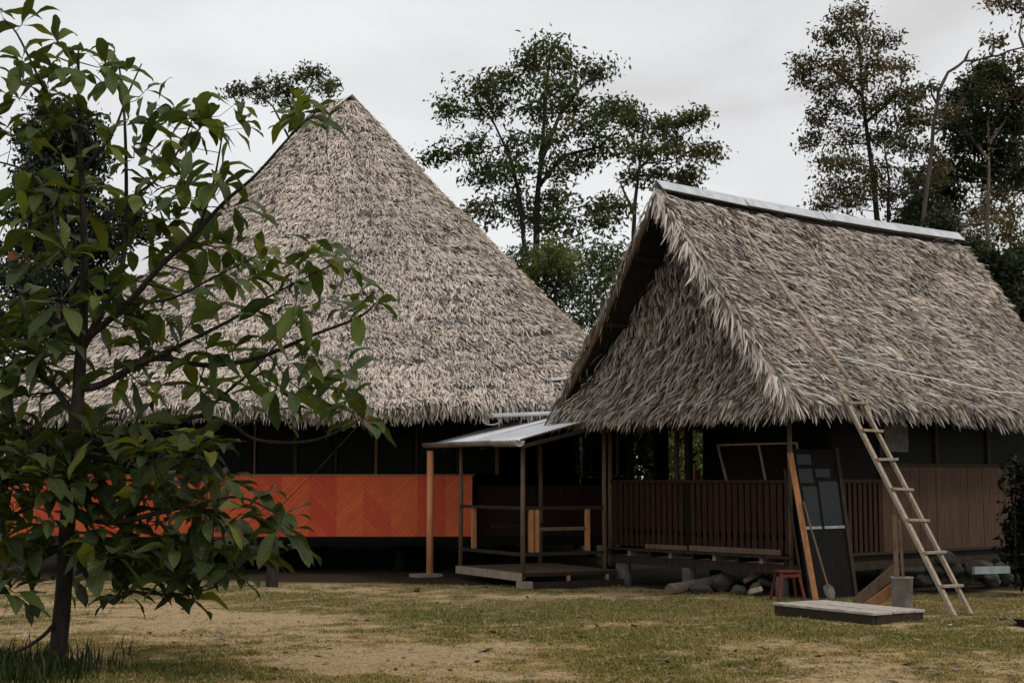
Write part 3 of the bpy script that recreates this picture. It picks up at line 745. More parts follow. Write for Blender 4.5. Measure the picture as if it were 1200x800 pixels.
# roof: corrugated sheet
G2, G1 = Vector((-.16, -.30, 2.17)), Vector((-.16, 2.62, 2.17))
rows = []; ny = 80
for j in range(ny + 1):
    y_ = -.30 + 3.17 * j / ny; L_ = 1.50 + (3.05 - 1.50) * j / ny
    rows.append([(-.20 + L_ * t_, y_, 2.20 + .262 * L_ * t_ + .013 * math.sin(y_ * 2 * math.pi / .11)) for t_ in np.linspace(0, 1, 6)])
V = np.array(rows).reshape(-1, 3); nx = 6
ii = (np.arange(ny)[:, None] * nx + np.arange(nx - 1)[None]).ravel(); Fq = np.stack([ii, ii + 1, ii + nx + 1, ii + nx], 1)
V2, F2, C2 = join([(V, Fq, np.ones_like(V)), (V - [0, 0, .006], Fq[:, ::-1], np.ones_like(V))])
quick('roof_sheet', V2, F2, C2, M['metal'], po, smooth=True)
for y0 in (-.22, 1.1, 2.5): MB().bar((-.15, y0, 2.10), (1.2 if y0 < 0 else 1.9, y0, 2.10 + .235 * (1.35 if y0 < 0 else 2.05)), .05, .06).build('rafter', M['wood_dark'], po)
gm = MB(); n_ = 10; vs, fs = [], []
for j, y_ in enumerate((-.36, .4, .41, 2.96)):
    for k in range(n_ + 1):
        a = math.pi * k / n_; r_ = .085 if j < 2 else .08
        vs.append((-.25 - r_ * math.cos(a), y_, 2.185 - r_ * math.sin(a) + .012 * j))
for j in range(3):
    for k in range(n_): fs.append((j * (n_ + 1) + k, j * (n_ + 1) + k + 1, (j + 1) * (n_ + 1) + k + 1, (j + 1) * (n_ + 1) + k))
gm.add(vs, fs); g_ = gm.build('gutter', M['metal_old'], po, smooth=True); sm = g_.modifiers.new('wall', 'SOLIDIFY'); sm.thickness = .006
MB().tube([(-.25, 2.78, -.06), (-.25, 2.78, 2.09)], .058, 12).build('corner_post', M['post_orange'], po, smooth=True)

# spare gutter and flashing pieces between the two thatched roofs
fl_ = empty('roof_flashing', (*at(625, 482, 23.3).xy, 2.70), rad(24), 'pale metal flashing strip along the longhouse eave behind porch roof', 'flashing')
mb = MB(); vs, fs = [], []
for j in range(2):
    for k in range(9):
        a = math.pi * k / 8; vs.append((-.75 + 2.2 * j, -.10 * math.cos(a), (.12 * j + .06 * math.sin(a) - .10)))
for k in range(8): fs.append((k, k + 1, 9 + k + 1, 9 + k))
mb.add(vs, fs); o = mb.build('flashing_sheet', M['metal_blue'], fl_, smooth=True); o.modifiers.new('wall', 'SOLIDIFY').thickness = .006
sc0 = at(656, 443, 24.6)
o = MB().box((-.22, -.1, -.02), (.22, .1, .02)).build('metal_scrap', M['metal'], None); o.location = sc0; o.rotation_euler = (.1, -.12, .5); tag(o, 'small loose metal sheet wedged between the two thatched roofs', 'metal sheet')
vs, fs = [], []; mb = MB()
for j in range(2):
    for k in range(9):
        a = math.pi * k / 8; vs.append((-.10 * math.cos(a) * 1.5, -.25 * j, -.085 * math.sin(a)))
for k in range(8): fs.append((k, k + 1, 9 + k + 1, 9 + k))
mb.add(vs, fs); o = mb.build('gutter_end', M['metal_blue'], None, smooth=True); o.modifiers.new('wall', 'SOLIDIFY').thickness = .01
o.location = at(576, 492, 22.9); tag(o, 'pale half round gutter end hanging below the longhouse eave', 'gutter')

# ------------------------------------------------------------------ ladder, pole, rope
f0 = Vector((5.31, 17.3, -.03)); t0 = Vector((4.50, 19.70, 2.95)); wv = Vector((.783, .621, 0)) * .34
ld_ = empty('ladder', f0, 0, 'long wooden ladder of seven rungs leaning on the thatch eave', 'ladder')
up = (t0 - f0); nrm_ = wv.cross(up).normalized()
for k, sft in ((0, 0), (1, wv)):
    a = Vector((0, 0, 0)) + (sft if sft else Vector()); b_ = up * (1.0 if k == 0 else .91) + (sft if sft else Vector())
    MB().bar(a, b_, .065 if k == 0 else .05, .05, nrm_).build('rail', M['wood_grey'], ld_, bevel=.006)
for i in range(7):
    c_ = up * (.105 + .131 * i) + nrm_ * .04; c_ = c_ if nrm_.z > 0 else up * (.105 + .131 * i) - nrm_ * .04
    a, b_ = c_ - wv * .08, c_ + wv * 1.17; j = R.uniform(-.012, .012)
    MB().bar(a + Vector((0, 0, j)), b_ - Vector((0, 0, j)), .06, .035, (0, 0, 1)).build('rung', M['wood_grey'], ld_, bevel=.005)


def hw_(s, q, up_=.1): return HM @ Vector(slope(-1, s, q) + np.array([0, -up_ * .8, up_ * .6]))


mb = MB(); mb.tube([hw_(.24 + .14 * (1 - q) - .0, q, .30) for q in np.linspace(.97, .17, 8)], [.034, .034, .032, .03, .028, .026, .024, .02], 8)
tag(mb.build('roof_pole', M['wood_pale'], None, smooth=True), 'thin brown pole lying up the near roof slope above the ladder', 'pole')
mb = MB(); pts = []
for i, u in enumerate(np.linspace(0, 1, 26)):
    s = .36 + 6.3 * u; q = .865 + .115 * (1 - (1 - u) ** 2.4); pts.append(hw_(s, q, .31 + .03 * math.sin(u * 9)))
mb.tube(pts, .014, 6)
tag(mb.build('rope', M['rope'], None, smooth=True), 'thin pale rope slung along the lower edge of the thatch slope', 'rope')

# ------------------------------------------------------------------ things around the house
def local(s, t, z=0): return HM @ Vector((s, t, z))


# leaning door
dr = empty('leaning_door', local(-.02, -.34, -.03), HRZ, 'dark door with blue green panes leaning beside the porch post', 'door')
tl = Matrix.Rotation(rad(-8), 4, 'X')
MB().box((0, -.02, 0), (1.0, .02, 2.08), mtx=tl).build('panel', M['wood_black'], dr)
for x0, x1, z0, z1 in ((.14, .44, 1.00, 1.55), (.50, .92, 1.00, 1.62), (.10, .40, 1.60, 1.80), (.46, .78, 1.68, 1.80), (.10, .40, 1.86, 2.0)):
    MB().box((x0, -.03, z0), (x1, -.022, z1), mtx=tl).build('pane', M['teal'], dr)
for x0, x1 in ((.10, .44), (.50, .94)): MB().box((x0, -.038, .95), (x1, -.022, .99), mtx=tl).build('sill', M['pale_blue'], dr)
MB().box((.95, -.05, 0), (1.02, -.021, 2.1), mtx=tl).build('stile', M['wood_dark'], dr)

foot, top = Vector((4.12, 19.55, -.02)), local(-.08, -.115, 1.98)
tag(MB().bar(foot, top, .08, .035, (0, -1, 0)).build('leaning_plank', M['wood_orange'], None, bevel=.005), 'orange brown plank leaning against the porch corner post', 'plank')
tag(MB().tube([Vector((4.0, 19.75, -.02)), local(-.10, -.03, 1.75)], .018, 8).build('leaning_stick', M['wood_dark'], None), 'thin dark stick leaning behind the orange brown plank', 'stick')
sh = empty('shovel', (4.30, 19.35, -.02), 0, 'old shovel with long thin handle leaning on the dark door', 'shovel')
b_ = Vector((4.02, 19.75, 1.30)) - Vector((4.30, 19.35, -.02)); d_ = b_.normalized()
MB().tube([d_ * .2, b_], .014, 8).build('handle', M['wood_mid'], sh)
mb = MB(); vs = []
for z_, w_ in ((0, .02), (.04, .06), (.12, .085), (.20, .08), (.24, .02)):
    for c_ in (-1, 0, 1): vs.append(d_ * z_ + Vector((.9, .4, 0)).normalized() * c_ * w_ + Vector((0, -.012 if c_ else .008, 0)))
fs = [(r_ * 3 + k, r_ * 3 + k + 1, r_ * 3 + k + 4, r_ * 3 + k + 3) for r_ in range(4) for k in range(2)]
mb.add(vs, fs); o = mb.build('blade', M['concrete'], sh, smooth=True); o.modifiers.new('wall', 'SOLIDIFY').thickness = .005

st = empty('stool', (3.74, 19.55, -.03), rad(12), 'small red wooden stool standing under the porch corner', 'stool')
MB().box((-.16, -.12, .385), (.16, .12, .41)).build('seat', M['red_paint'], st, bevel=.006)
for sx_ in (-1, 1):
    for sy_ in (-1, 1): MB().bar((sx_ * .19, sy_ * .15, 0), (sx_ * .12, sy_ * .09, .385), .034, .034, (0, 1, 0)).build('leg', M['red_paint'], st, bevel=.003)
    MB().box((-.13, sy_ * 0 + sx_ * .10 - .012, .32), (.13, sx_ * .10 + .012, .36)).build('apron', M['red_paint'], st)

sl = empty('wooden_slab', (3.98, 17.12, -.01), math.atan2(-.835, .55), 'weathered pallet like wooden slab lying flat on the grass', 'slab')
mb = MB()
for j in range(5):
    y0 = -.44 + j * .176; dz = R.uniform(-.008, .004); g_ = R.uniform(.8, 1.2)
    mb.box((-.80 + R.uniform(-.015, .015), y0, .095 + dz), (.80 + R.uniform(-.015, .015), y0 + .171, .125 + dz))
mb.build('top_board', M['wood_bleached'], sl, bevel=.004)
MB().box((-.78, -.425, -.03), (.78, -.38, .09)).build('side_board', M['wood_dark'], sl)
MB().box((-.78, .38, -.03), (.78, .425, .09)).build('side_board', M['wood_dark'], sl)
MB().box((.74, -.375, -.03), (.785, .375, .088)).build('end_board', M['wood_dark'], sl)
MB().box((-.785, -.375, -.03), (-.74, .375, .088)).build('end_board', M['wood_dark'], sl)

bk = empty('bucket', (4.96, 18.3, -.03), 0, 'grey cylindrical bucket standing behind the wooden slab', 'bucket')
mb = MB(); n_ = 20; vs, fs = [], []
prof = [(.115, 0), (.12, .01), (.138, .385), (.146, .39), (.146, .405), (.132, .405), (.128, .38), (.11, .03), (0.001, .03)]
for r_, z_ in prof:
    for k in range(n_): a = 2 * math.pi * k / n_; vs.append((r_ * math.cos(a), r_ * math.sin(a), z_))
for j in range(len(prof) - 1):
    for k in range(n_): fs.append((j * n_ + k, j * n_ + (k + 1) % n_, (j + 1) * n_ + (k + 1) % n_, (j + 1) * n_ + k))
mb.add(vs, fs); mb.build('body', M['pale_concrete'], bk, smooth=True)
for (dx, dy, h_, lab, rr) in ((-.055, .02, 1.18, 'thin upright board standing in the grey bucket, left of two', .03), (.04, .04, 1.12, 'thin upright stick standing in the grey bucket, right of two', .018)):
    o = MB().bar((0, 0, .035), (R.uniform(-.02, .02), .12, h_), rr * 2, .02, (0, 1, 0)).build('upright_stick', M['wood_mid'], None); o.location = (4.96 + dx, 18.3 + dy, -.03); tag(o, lab, 'stick')
for i, (a, b_, lab) in enumerate((((4.42, 18.55, .02), (4.98, 18.62, .46), 'offcut board propped behind the bucket, the upper of two'), ((4.60, 18.5, .0), (4.98, 18.52, .26), 'offcut board propped behind the bucket, the lower of two'))):
    tag(MB().bar(a, b_, .05, .13, (0, 0, 1)).build('offcut_board', M['wood_mid'] if i == 0 else M['wood_orange'], None), lab, 'board')


def lump(name, loc, size, rz, m, label, cat, group=None, seed=1, sub=2, amp=.22):
    import bmesh
    bm = bmesh.new(); bmesh.ops.create_icosphere(bm, subdivisions=sub + 1, radius=1)
    from mathutils import noise
    for v_ in bm.verts:
        d = noise.noise(v_.co * 1.3 + Vector((seed * 3.1, seed, 0))) * amp * 1.6 + noise.noise(v_.co * 3.1 + Vector((seed, 0, 7))) * amp * .7
        v_.co *= 1 + d
    me = bpy.data.meshes.new(name); bm.to_mesh(me); bm.free()
    o = link(name, me, m, None, True); o.location = loc; o.scale = size; o.rotation_euler = (0, 0, rz)
    return tag(o, label, cat, group)


def log(p, q, r_, m, end, name, label, cat):
    root = empty(name, p, 0, label, cat); q = Vector(q) - Vector(p)
    MB().tube([q * t_ for t_ in np.linspace(0, 1, 6)], [r_ * x_ for x_ in (1.0, 1.05, 1, .97, 1.02, .95)], 10, wob=.08).build('bark', m, root)
    d = q.normalized()
    MB().tube([-d * .006, d * -.001], [r_ * .93, r_ * .95], 10).build('cut_end', end, root)
    return root


def gp(px, py, z=0):
    x_, y_ = ground_at(px, py); return Vector((x_, y_, z))


log(gp(785, 696, .07), gp(842, 688, .10), .075, M['bark_pale'], M['wood_mid'], 'log', 'long mossy log lying on the grass edge below the porch deck', 'log')
log(gp(868, 689, .36), gp(902, 691, .22), .045, M['wood_mid'], M['wood_orange'], 'log', 'thin log with pale cut end lying on top of the firewood heap', 'log')
log(gp(851, 690, .34), gp(872, 690, .26), .04, M['bark_pale'], M['wood_orange'], 'log', 'short log sticking up at the left of the firewood heap', 'log')
for i, (px_, py_, sx_, sy_, sz_, lab) in enumerate(((846, 690, .17, .14, .16, 'large rounded pale stone at the left foot of the firewood heap'), (866, 696, .13, .10, .08, 'flat stone in front of the firewood heap'), (886, 697, .12, .09, .11, 'angular stone at the right end of the firewood heap'), (822, 694, .16, .1, .09, 'low mossy stone against the long log'))):
    lump('stone', gp(px_, py_, sz_ * .6), (sx_, sy_, sz_), i, M['stone'], lab, 'stone', 'stones below the porch deck', seed=i + 2)
for i, (px_, py_, dx, dz, lab) in enumerate(((872, 693, .26, .12, 'split firewood piece leaning against the large rounded stone'), (889, 692, .22, -.06, 'split firewood piece lying at the right of the heap'), (878, 699, .18, .04, 'short split firewood piece nearest to the lawn'))):
    p = gp(px_, py_, .14 if i < 2 else .06); mb = MB(); q = p + Vector((dx, .05, dz))
    o = mb.bar(p, q, .09, .07, (0, .4, 1)).build('firewood', M['wood_grey'] if i else M['wood_mid'], None, bevel=.01); tag(o, lab, 'firewood', 'firewood below the porch deck')
for i in range(16):
    s0, t0 = 2.75 + .30 * (i % 7) + R.uniform(-.1, .1), -.55 + R.uniform(-.22, .28); p = local(s0, t0, .10 + .16 * (i // 7))
    lump('rubble_stone', p, (R.uniform(.12, .22), R.uniform(.1, .16), R.uniform(.08, .13)), R.uniform(0, 3), M['stone'], 'dark rubble stone in the heap against the side wall of the house', 'stone', 'rubble stones against the side wall', seed=i + 20)
tag(MB().bar(at(1141, 668, 19.9), at(1182, 667, 20.3), .05, .10, (0, 0, 1)).build('pale_board', M['pale_blue'], None), 'pale narrow board lying on the dark rubble heap', 'board')
tag(MB().tube([gp(1172, 728, .03), gp(1180, 730, .06), gp(1190, 733, .03)], .016, 6, wob=.2).build('fallen_branch', M['bark_pale'], None), 'short fallen branch on the grass right of the ladder', 'branch')
tag(MB().bar(gp(1190, 731, .0), gp(1215, 736, .02), .06, .12).build('wood_block', M['wood_black'], None), 'dark block of wood at the right edge of the lawn', 'wood block')
tag(MB().add([(0, 0, .02), (.05, .01, .025), (.06, .05, .03), (.01, .04, .02)], [(0, 1, 2, 3)]).build('paper_scrap', M['rope'], None), 'tiny white paper scrap on the grass near the ladder feet', 'paper scrap').location = gp(1111, 734, 0)
MP = gp(319, 684)
tag(MB().tube([MP + Vector((0, 0, -.05)), MP + Vector((.01, 0, .4)), MP + Vector((0, .01, .72))], [.10, .09, .085], 10, wob=.08).build('mossy_post', M['bark'], None), 'short dark mossy post at the lawn edge before the longhouse', 'post')


# ------------------------------------------------------------------ trees
def leaves(P, size, col, asp=.42, droop=.5):
    """folded rhombic leaves at the points P"""
    n = len(P); d = nrm(rng.normal(0, 1, (n, 3)) + [0, 0, -droop]); s = nrm(np.cross(d, rng.normal(0, 1, (n, 3)))); u = np.cross(s, d)
    l = (size * rng.uniform(.6, 1.3, n))[:, None]
    a = P; t = P + d * l - u * l * .12; m1 = P + d * l * .45
    V = np.stack([a, m1 - s * l * asp / 2 + u * l * .1, m1 + u * l * .02, m1 + s * l * asp / 2 + u * l * .1, t], 1).reshape(-1, 3)
    b0 = (np.arange(n) * 5)[:, None]
    Fq = np.concatenate([b0 + [[0, 2, 1]], b0 + [[2, 4, 1]], b0 + [[0, 3, 2]], b0 + [[2, 3, 4]]])
    return V, Fq, np.repeat(col, 5, 0)


def tree(name, label, cat, D, stems, clus, size, c1, c2, dens=1.0, group=None, rtrunk=.16, bark='bark', tuft=.16, zoom=None, depth=1.0, warm=None):
    """stems: pixel polylines; clus: pixel ellipses (cx, cy, rx, ry); all at the distance D with real depth"""
    if zoom:
        k, ox, oy = zoom
        stems = [[(x_ / k + ox, y_ / k + oy) for x_, y_ in s_] for s_ in stems]; clus = [(a / k + ox, b_ / k + oy, c_ / k, d_ / k) for a, b_, c_, d_ in clus]
    pm = D / F
    main = [at(x_, y_, D) for x_, y_ in stems[0]]
    base = Vector((main[0].x, D, 0)) if len(main) else Vector()
    root = empty(name, base, 0, label, cat, group)
    w3 = lambda p: Vector(p) - base
    tb = MB(); nodes = []
    for si, s_ in enumerate(stems):
        pts = [w3(at(x_, y_, D + (0 if si == 0 else R.uniform(-.8, .8)) * pm * 20)) for x_, y_ in s_]
        if si == 0 and pts[0].z > .3: pts = [Vector((R.uniform(-.3, .3), 0, -.2))] + pts
        r0 = rtrunk * (.65 if si == 0 else .4)
        rs = [r0 * (1 - .78 * i / (len(pts) - 1)) for i in range(len(pts))]
        tb.tube(pts, rs, 9, wob=.08)
        for i in range(len(pts) - 1):
            for f in np.linspace(0, 1, 6)[:-1]: nodes.append((pts[i].lerp(pts[i + 1], f), rs[i]))
        nodes.append((pts[-1], rs[-1]))
    allP, allC = [], []
    for cx, cy, rx, ry in clus:
        dz = R.uniform(-1, 1) * max(rx, ry) * pm * 1.8 * depth
        c = w3(at(cx, cy, D + dz)); rx_, ry_ = rx * pm, ry * pm
        best = min(nodes, key=lambda nd: (nd[0] - c).length + 1.6 * max(0, nd[0].z - c.z + .12 * (nd[0].xy - c.xy).length))
        a = best[0]; mid = a.lerp(c, .5) + Vector((R.uniform(-.1, .1), R.uniform(-.1, .1), -.06)) * (c - a).length
        rb = min(best[1] * .5, .008 * (c - a).length + .01)
        tb.tube([a, a.lerp(mid, .6), mid, c], [rb, rb * .8, rb * .65, rb * .35], 6)
        nt_ = max(6, int(34 * dens * (rx_ * ry_) ** .5 / (tuft * 6) + .5))
        cl_tone = R.uniform(.75, 1.2)
        for j in range(nt_):
            d = Vector((R.gauss(0, 1), R.gauss(0, 1), R.gauss(0, 1))).normalized() * (R.random() ** .45)
            tc_ = c + Vector((d.x * rx_, d.y * (rx_ + ry_) * .55, d.z * ry_))
            if j % 2 == 0: tb.tube([c.lerp(a, R.uniform(0, .3)), c.lerp(tc_, .55) + Vector((0, 0, .03)), tc_], [rb * .35, rb * .25, rb * .12], 4)
            m_ = max(8, int(R.uniform(20, 36) * dens ** .5))
            q = rng.normal(0, 1, (m_, 3)) * [tuft, tuft, tuft * .7] * 1.2 + np.array(tc_)
            allP.append(q); f = rng.random((m_, 1)) * .8 + R.uniform(0, .35)
            cc = np.array([c1]) * (1 - np.clip(f, 0, 1)) + np.array([c2]) * np.clip(f, 0, 1)
            if warm and R.random() < warm[1]: cc = cc * .5 + np.array([warm[0]]) * .5
            allC.append(cc * cl_tone)
    tb.build('trunk', M[bark], root)
    V, Fq, C = leaves(np.concatenate(allP), size, np.concatenate(allC))
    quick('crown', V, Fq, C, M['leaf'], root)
    return root


Z8 = (2.6667, 480, 40); Z7 = (2.6667, 900, 0)
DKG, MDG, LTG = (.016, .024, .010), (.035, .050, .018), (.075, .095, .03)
WARM = ((.20, .10, .055), .3)  # leaf tint and share of tufts: warm backlit sky glow painted into leaves
FOR = 'forest trees behind the thatched roofs'
tree('forest_tree', 'tall open crowned tree with layered branches between the two thatched roofs', 'tree', 48,
     [[(395, 680), (398, 520), (410, 400), (420, 280), (432, 130), (440, 45)], [(360, 680), (345, 520), (320, 400), (260, 270), (200, 200)], [(410, 400), (470, 250), (540, 160), (600, 110)], [(400, 480), (480, 380), (600, 350), (640, 300)]],
     [(430, 45, 85, 28), (370, 90, 60, 35), (480, 95, 60, 35), (590, 110, 75, 32), (205, 165, 75, 38), (320, 150, 70, 38), (440, 160, 80, 45), (120, 235, 55, 32), (250, 235, 85, 42), (390, 235, 80, 42), (500, 215, 60, 40), (610, 235, 70, 32), (670, 230, 40, 20), (85, 380, 52, 22), (190, 345, 75, 36), (230, 430, 75, 45), (330, 350, 70, 36), (440, 330, 80, 40), (560, 290, 70, 36), (330, 440, 60, 36), (450, 420, 60, 40), (610, 350, 70, 40), (540, 400, 50, 30), (230, 550, 46, 50), (330, 530, 60, 40), (460, 520, 75, 40), (400, 580, 80, 40), (480, 590, 60, 40), (590, 530, 60, 28), (640, 540, 50, 30), (620, 585, 50, 24)],
     .21, MDG, (.06, .08, .026), dens=1.0, group=FOR, rtrunk=.2, tuft=.2, zoom=Z8, warm=(WARM[0], .08))
tree('forest_tree', 'slender tree with a wide flat crown just left of the house ridge', 'tree', 53,
     [[(700, 620), (705, 520), (718, 420), (730, 300), (745, 240)], [(700, 560), (660, 470), (640, 500)], [(718, 420), (800, 340), (880, 300)]],
     [(740, 280, 80, 36), (690, 260, 50, 24), (800, 290, 60, 30), (870, 265, 50, 22), (900, 360, 60, 22), (940, 375, 30, 16), (740, 350, 80, 36), (820, 350, 60, 28), (880, 425, 52, 24), (850, 465, 70, 22), (780, 440, 50, 24), (700, 440, 36, 24), (910, 250, 20, 14)],
     .21, MDG, (.065, .078, .026), dens=1.0, group=FOR, rtrunk=.16, tuft=.2, zoom=Z8, warm=(WARM[0], .2))
for (lab, D, st_, cl, c1, c2, dn) in (
    ('dense dark green bush crown low between the roofs, left one', 40, [[(622, 420), (622, 320)]], [(612, 310, 22, 24), (640, 305, 26, 20), (625, 340, 30, 26), (655, 335, 26, 26), (640, 370, 30, 24), (665, 390, 30, 24), (620, 375, 30, 26)], DKG, (.045, .07, .024), 1.1),
    ('dense brighter green crown low between the roofs beside house gable', 42, [[(695, 420), (692, 320)]], [(680, 300, 28, 18), (708, 302, 26, 18), (690, 330, 30, 22), (712, 330, 22, 22), (675, 355, 28, 24), (700, 362, 28, 24), (688, 395, 32, 24), (725, 300, 20, 18)], (.022, .034, .013), LTG, .9),
    ('small yellow green sapling glowing between the darker bushes', 38.5, [[(655, 400), (650, 310)]], [(648, 296, 18, 14), (636, 312, 14, 12), (662, 310, 14, 12)], (.05, .065, .02), (.11, .13, .035), 1.3)):
    tree('understorey_tree', lab, 'tree', D, st_, cl, .16, c1, c2, dens=dn, group='understorey trees between the roofs', rtrunk=.09, tuft=.16)
tree('forest_tree', 'tallest tapering tree with reddish lit leaves behind the house ridge', 'tree', 55,
     [[(345, 730), (330, 560), (310, 420), (295, 300), (288, 180), (270, 60)], [(375, 740), (378, 560), (360, 430)], [(295, 300), (220, 230), (150, 190)], [(310, 380), (400, 300), (430, 230)]],
     [(285, 40, 45, 22), (235, 60, 40, 24), (190, 115, 55, 32), (290, 110, 60, 34), (365, 125, 40, 26), (130, 195, 50, 32), (220, 190, 60, 34), (320, 190, 70, 36), (415, 210, 42, 28), (105, 240, 34, 28), (190, 260, 60, 34), (300, 255, 70, 38), (400, 290, 55, 34), (460, 310, 36, 26), (200, 330, 60, 32), (310, 335, 70, 38), (420, 365, 65, 38), (470, 370, 36, 30), (160, 370, 30, 20), (150, 435, 40, 24), (240, 420, 60, 36), (340, 430, 70, 36), (430, 450, 60, 36), (180, 510, 46, 26), (250, 510, 60, 34), (350, 530, 65, 36), (200, 585, 50, 32), (290, 590, 65, 32), (380, 600, 60, 32), (240, 640, 70, 24), (170, 640, 36, 16), (440, 560, 50, 36)],
     .2, MDG, (.06, .06, .028), dens=1.0, group=FOR, rtrunk=.2, tuft=.2, zoom=Z7, warm=(WARM[0], .35))
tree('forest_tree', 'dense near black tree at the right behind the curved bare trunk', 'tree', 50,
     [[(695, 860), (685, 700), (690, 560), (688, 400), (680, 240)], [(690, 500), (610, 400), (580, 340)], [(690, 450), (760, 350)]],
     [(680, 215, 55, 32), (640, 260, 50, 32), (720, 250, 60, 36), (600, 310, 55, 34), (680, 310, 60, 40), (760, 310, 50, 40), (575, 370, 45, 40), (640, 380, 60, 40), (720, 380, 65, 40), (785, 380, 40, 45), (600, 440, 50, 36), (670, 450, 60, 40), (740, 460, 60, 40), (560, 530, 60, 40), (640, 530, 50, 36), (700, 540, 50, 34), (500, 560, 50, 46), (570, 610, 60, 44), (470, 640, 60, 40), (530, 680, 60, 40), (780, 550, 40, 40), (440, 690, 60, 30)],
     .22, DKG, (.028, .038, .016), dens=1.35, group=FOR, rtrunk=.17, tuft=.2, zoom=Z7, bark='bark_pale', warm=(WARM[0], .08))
tree('bent_tree', 'bare pale trunk bending sharply to the right above the house', 'tree', 46,
     [[(480, 760), (488, 660), (500, 560), (512, 470), (517, 390), (530, 325), (533, 288), (549, 254), (563, 226), (594, 207), (614, 190), (650, 190), (688, 178), (720, 174), (757, 158), (800, 148), (840, 130), (880, 115)], [(800, 148), (785, 110), (795, 50), (780, -30)], [(740, 165), (735, 200), (738, 235)], [(700, 175), (705, 140)], [(530, 330), (512, 295), (508, 262)], [(522, 420), (548, 390), (560, 352)], [(614, 192), (628, 160), (640, 150)]],
     [(725, 8, 36, 12), (770, 12, 30, 12), (712, 125, 26, 10), (785, 185, 22, 9), (800, 215, 22, 8), (860, 60, 50, 40), (900, 120, 50, 40), (820, 30, 30, 16), (560, 350, 24, 14), (508, 270, 18, 12), (500, 470, 40, 26), (520, 540, 40, 30)],
     .2, (.03, .04, .018), (.06, .05, .028), dens=.6, group=FOR, rtrunk=.125, tuft=.16, zoom=Z7, bark='bark_mid', warm=(WARM[0], .3))
tree('forest_tree', 'thin pale stemmed tree with sparse yellowish leaves at right edge', 'tree', 58,
     [[(1158, 340), (1157, 250), (1150, 170)], [(1130, 340), (1138, 270), (1128, 220)], [(1186, 350), (1184, 260), (1178, 200)]],
     [(1138, 250, 18, 14), (1165, 262, 20, 16), (1190, 250, 20, 16), (1150, 285, 18, 14), (1175, 225, 24, 14), (1195, 290, 18, 14), (1130, 300, 16, 12), (1165, 305, 18, 12), (1195, 215, 18, 16), (1180, 190, 22, 14), (1198, 160, 20, 22), (1205, 120, 18, 20), (1125, 270, 18, 12), (1145, 310, 18, 12), (1185, 275, 20, 14), (1160, 240, 18, 12)],
     .22, (.05, .055, .022), (.11, .10, .045), dens=.8, group=FOR, rtrunk=.13, tuft=.2, bark='bark_pale', warm=(WARM[0], .3))
tree('forest_tree', 'low dark green tree peeking over the right end of thatch', 'tree', 44,
     [[(1190, 480), (1188, 330)]], [(1160, 300, 16, 12), (1150, 330, 20, 14), (1130, 285, 16, 12), (1100, 262, 16, 10), (1172, 330, 18, 14), (1185, 310, 18, 12), (1205, 300, 22, 16), (1190, 335, 22, 14), (1205, 350, 24, 18), (1220, 320, 24, 24), (1196, 372, 22, 14), (1235, 370, 24, 24)],
     .22, DKG, (.03, .042, .016), dens=1.4, group=FOR, rtrunk=.12, tuft=.18)
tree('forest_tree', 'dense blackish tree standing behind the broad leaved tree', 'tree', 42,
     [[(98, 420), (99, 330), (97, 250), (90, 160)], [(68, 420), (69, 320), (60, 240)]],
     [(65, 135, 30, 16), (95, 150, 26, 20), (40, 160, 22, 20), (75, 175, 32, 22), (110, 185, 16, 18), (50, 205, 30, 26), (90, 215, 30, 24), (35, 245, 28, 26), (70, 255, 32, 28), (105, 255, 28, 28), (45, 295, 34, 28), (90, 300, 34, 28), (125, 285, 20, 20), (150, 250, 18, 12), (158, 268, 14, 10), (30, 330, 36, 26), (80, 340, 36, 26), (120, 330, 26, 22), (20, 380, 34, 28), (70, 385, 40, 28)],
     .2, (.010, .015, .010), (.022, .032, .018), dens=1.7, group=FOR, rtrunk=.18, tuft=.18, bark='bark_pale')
tree('forest_tree', 'feathery flat topped tree rising behind the longhouse apex', 'tree', 52,
     [[(345, 260), (348, 180), (352, 120), (366, 95)], [(348, 180), (320, 125), (300, 105)], [(350, 150), (335, 110), (322, 97)]],
     [(296, 104, 26, 5), (322, 96, 20, 5), (280, 110, 16, 4), (345, 120, 22, 5), (366, 83, 22, 5), (376, 104, 14, 4), (390, 98, 12, 4), (336, 108, 20, 4), (352, 90, 14, 4), (312, 113, 20, 4)],
     .18, (.03, .042, .018), (.07, .078, .035), dens=.8, group=FOR, rtrunk=.13, tuft=.14)
shr = 'shrubs behind the open porch'
for (lab, D, px_, cl, c2) in (('leafy bright shrub seen through the left porch opening', 29, 778, [(765, 530, 14, 24), (782, 520, 16, 24), (775, 555, 20, 20), (765, 500, 16, 14), (795, 500, 14, 16)], (.13, .15, .045)),
                               ('leafy shrub seen through the porch opening beside brown post', 31, 806, [(800, 535, 14, 20), (815, 520, 12, 20), (806, 560, 20, 16), (820, 550, 14, 20)], (.10, .13, .04))):
    tree('shrub', lab, 'shrub', D, [[(px_, 640), (px_, 530)]], cl, .16, (.04, .06, .02), c2, dens=1.6, group=shr, rtrunk=.05, tuft=.15)
tree('shrub', 'dark leafy shrub growing against the side wall at right edge', 'shrub', 20.6, [[(1190, 690), (1190, 560)]], [(1203, 560, 10, 18), (1200, 600, 10, 18), (1212, 610, 14, 26), (1198, 645, 12, 16), (1208, 665, 14, 18), (1220, 570, 14, 30)], .12, (.003, .004, .003), (.007, .009, .006), dens=1.7, rtrunk=.035, tuft=.1)
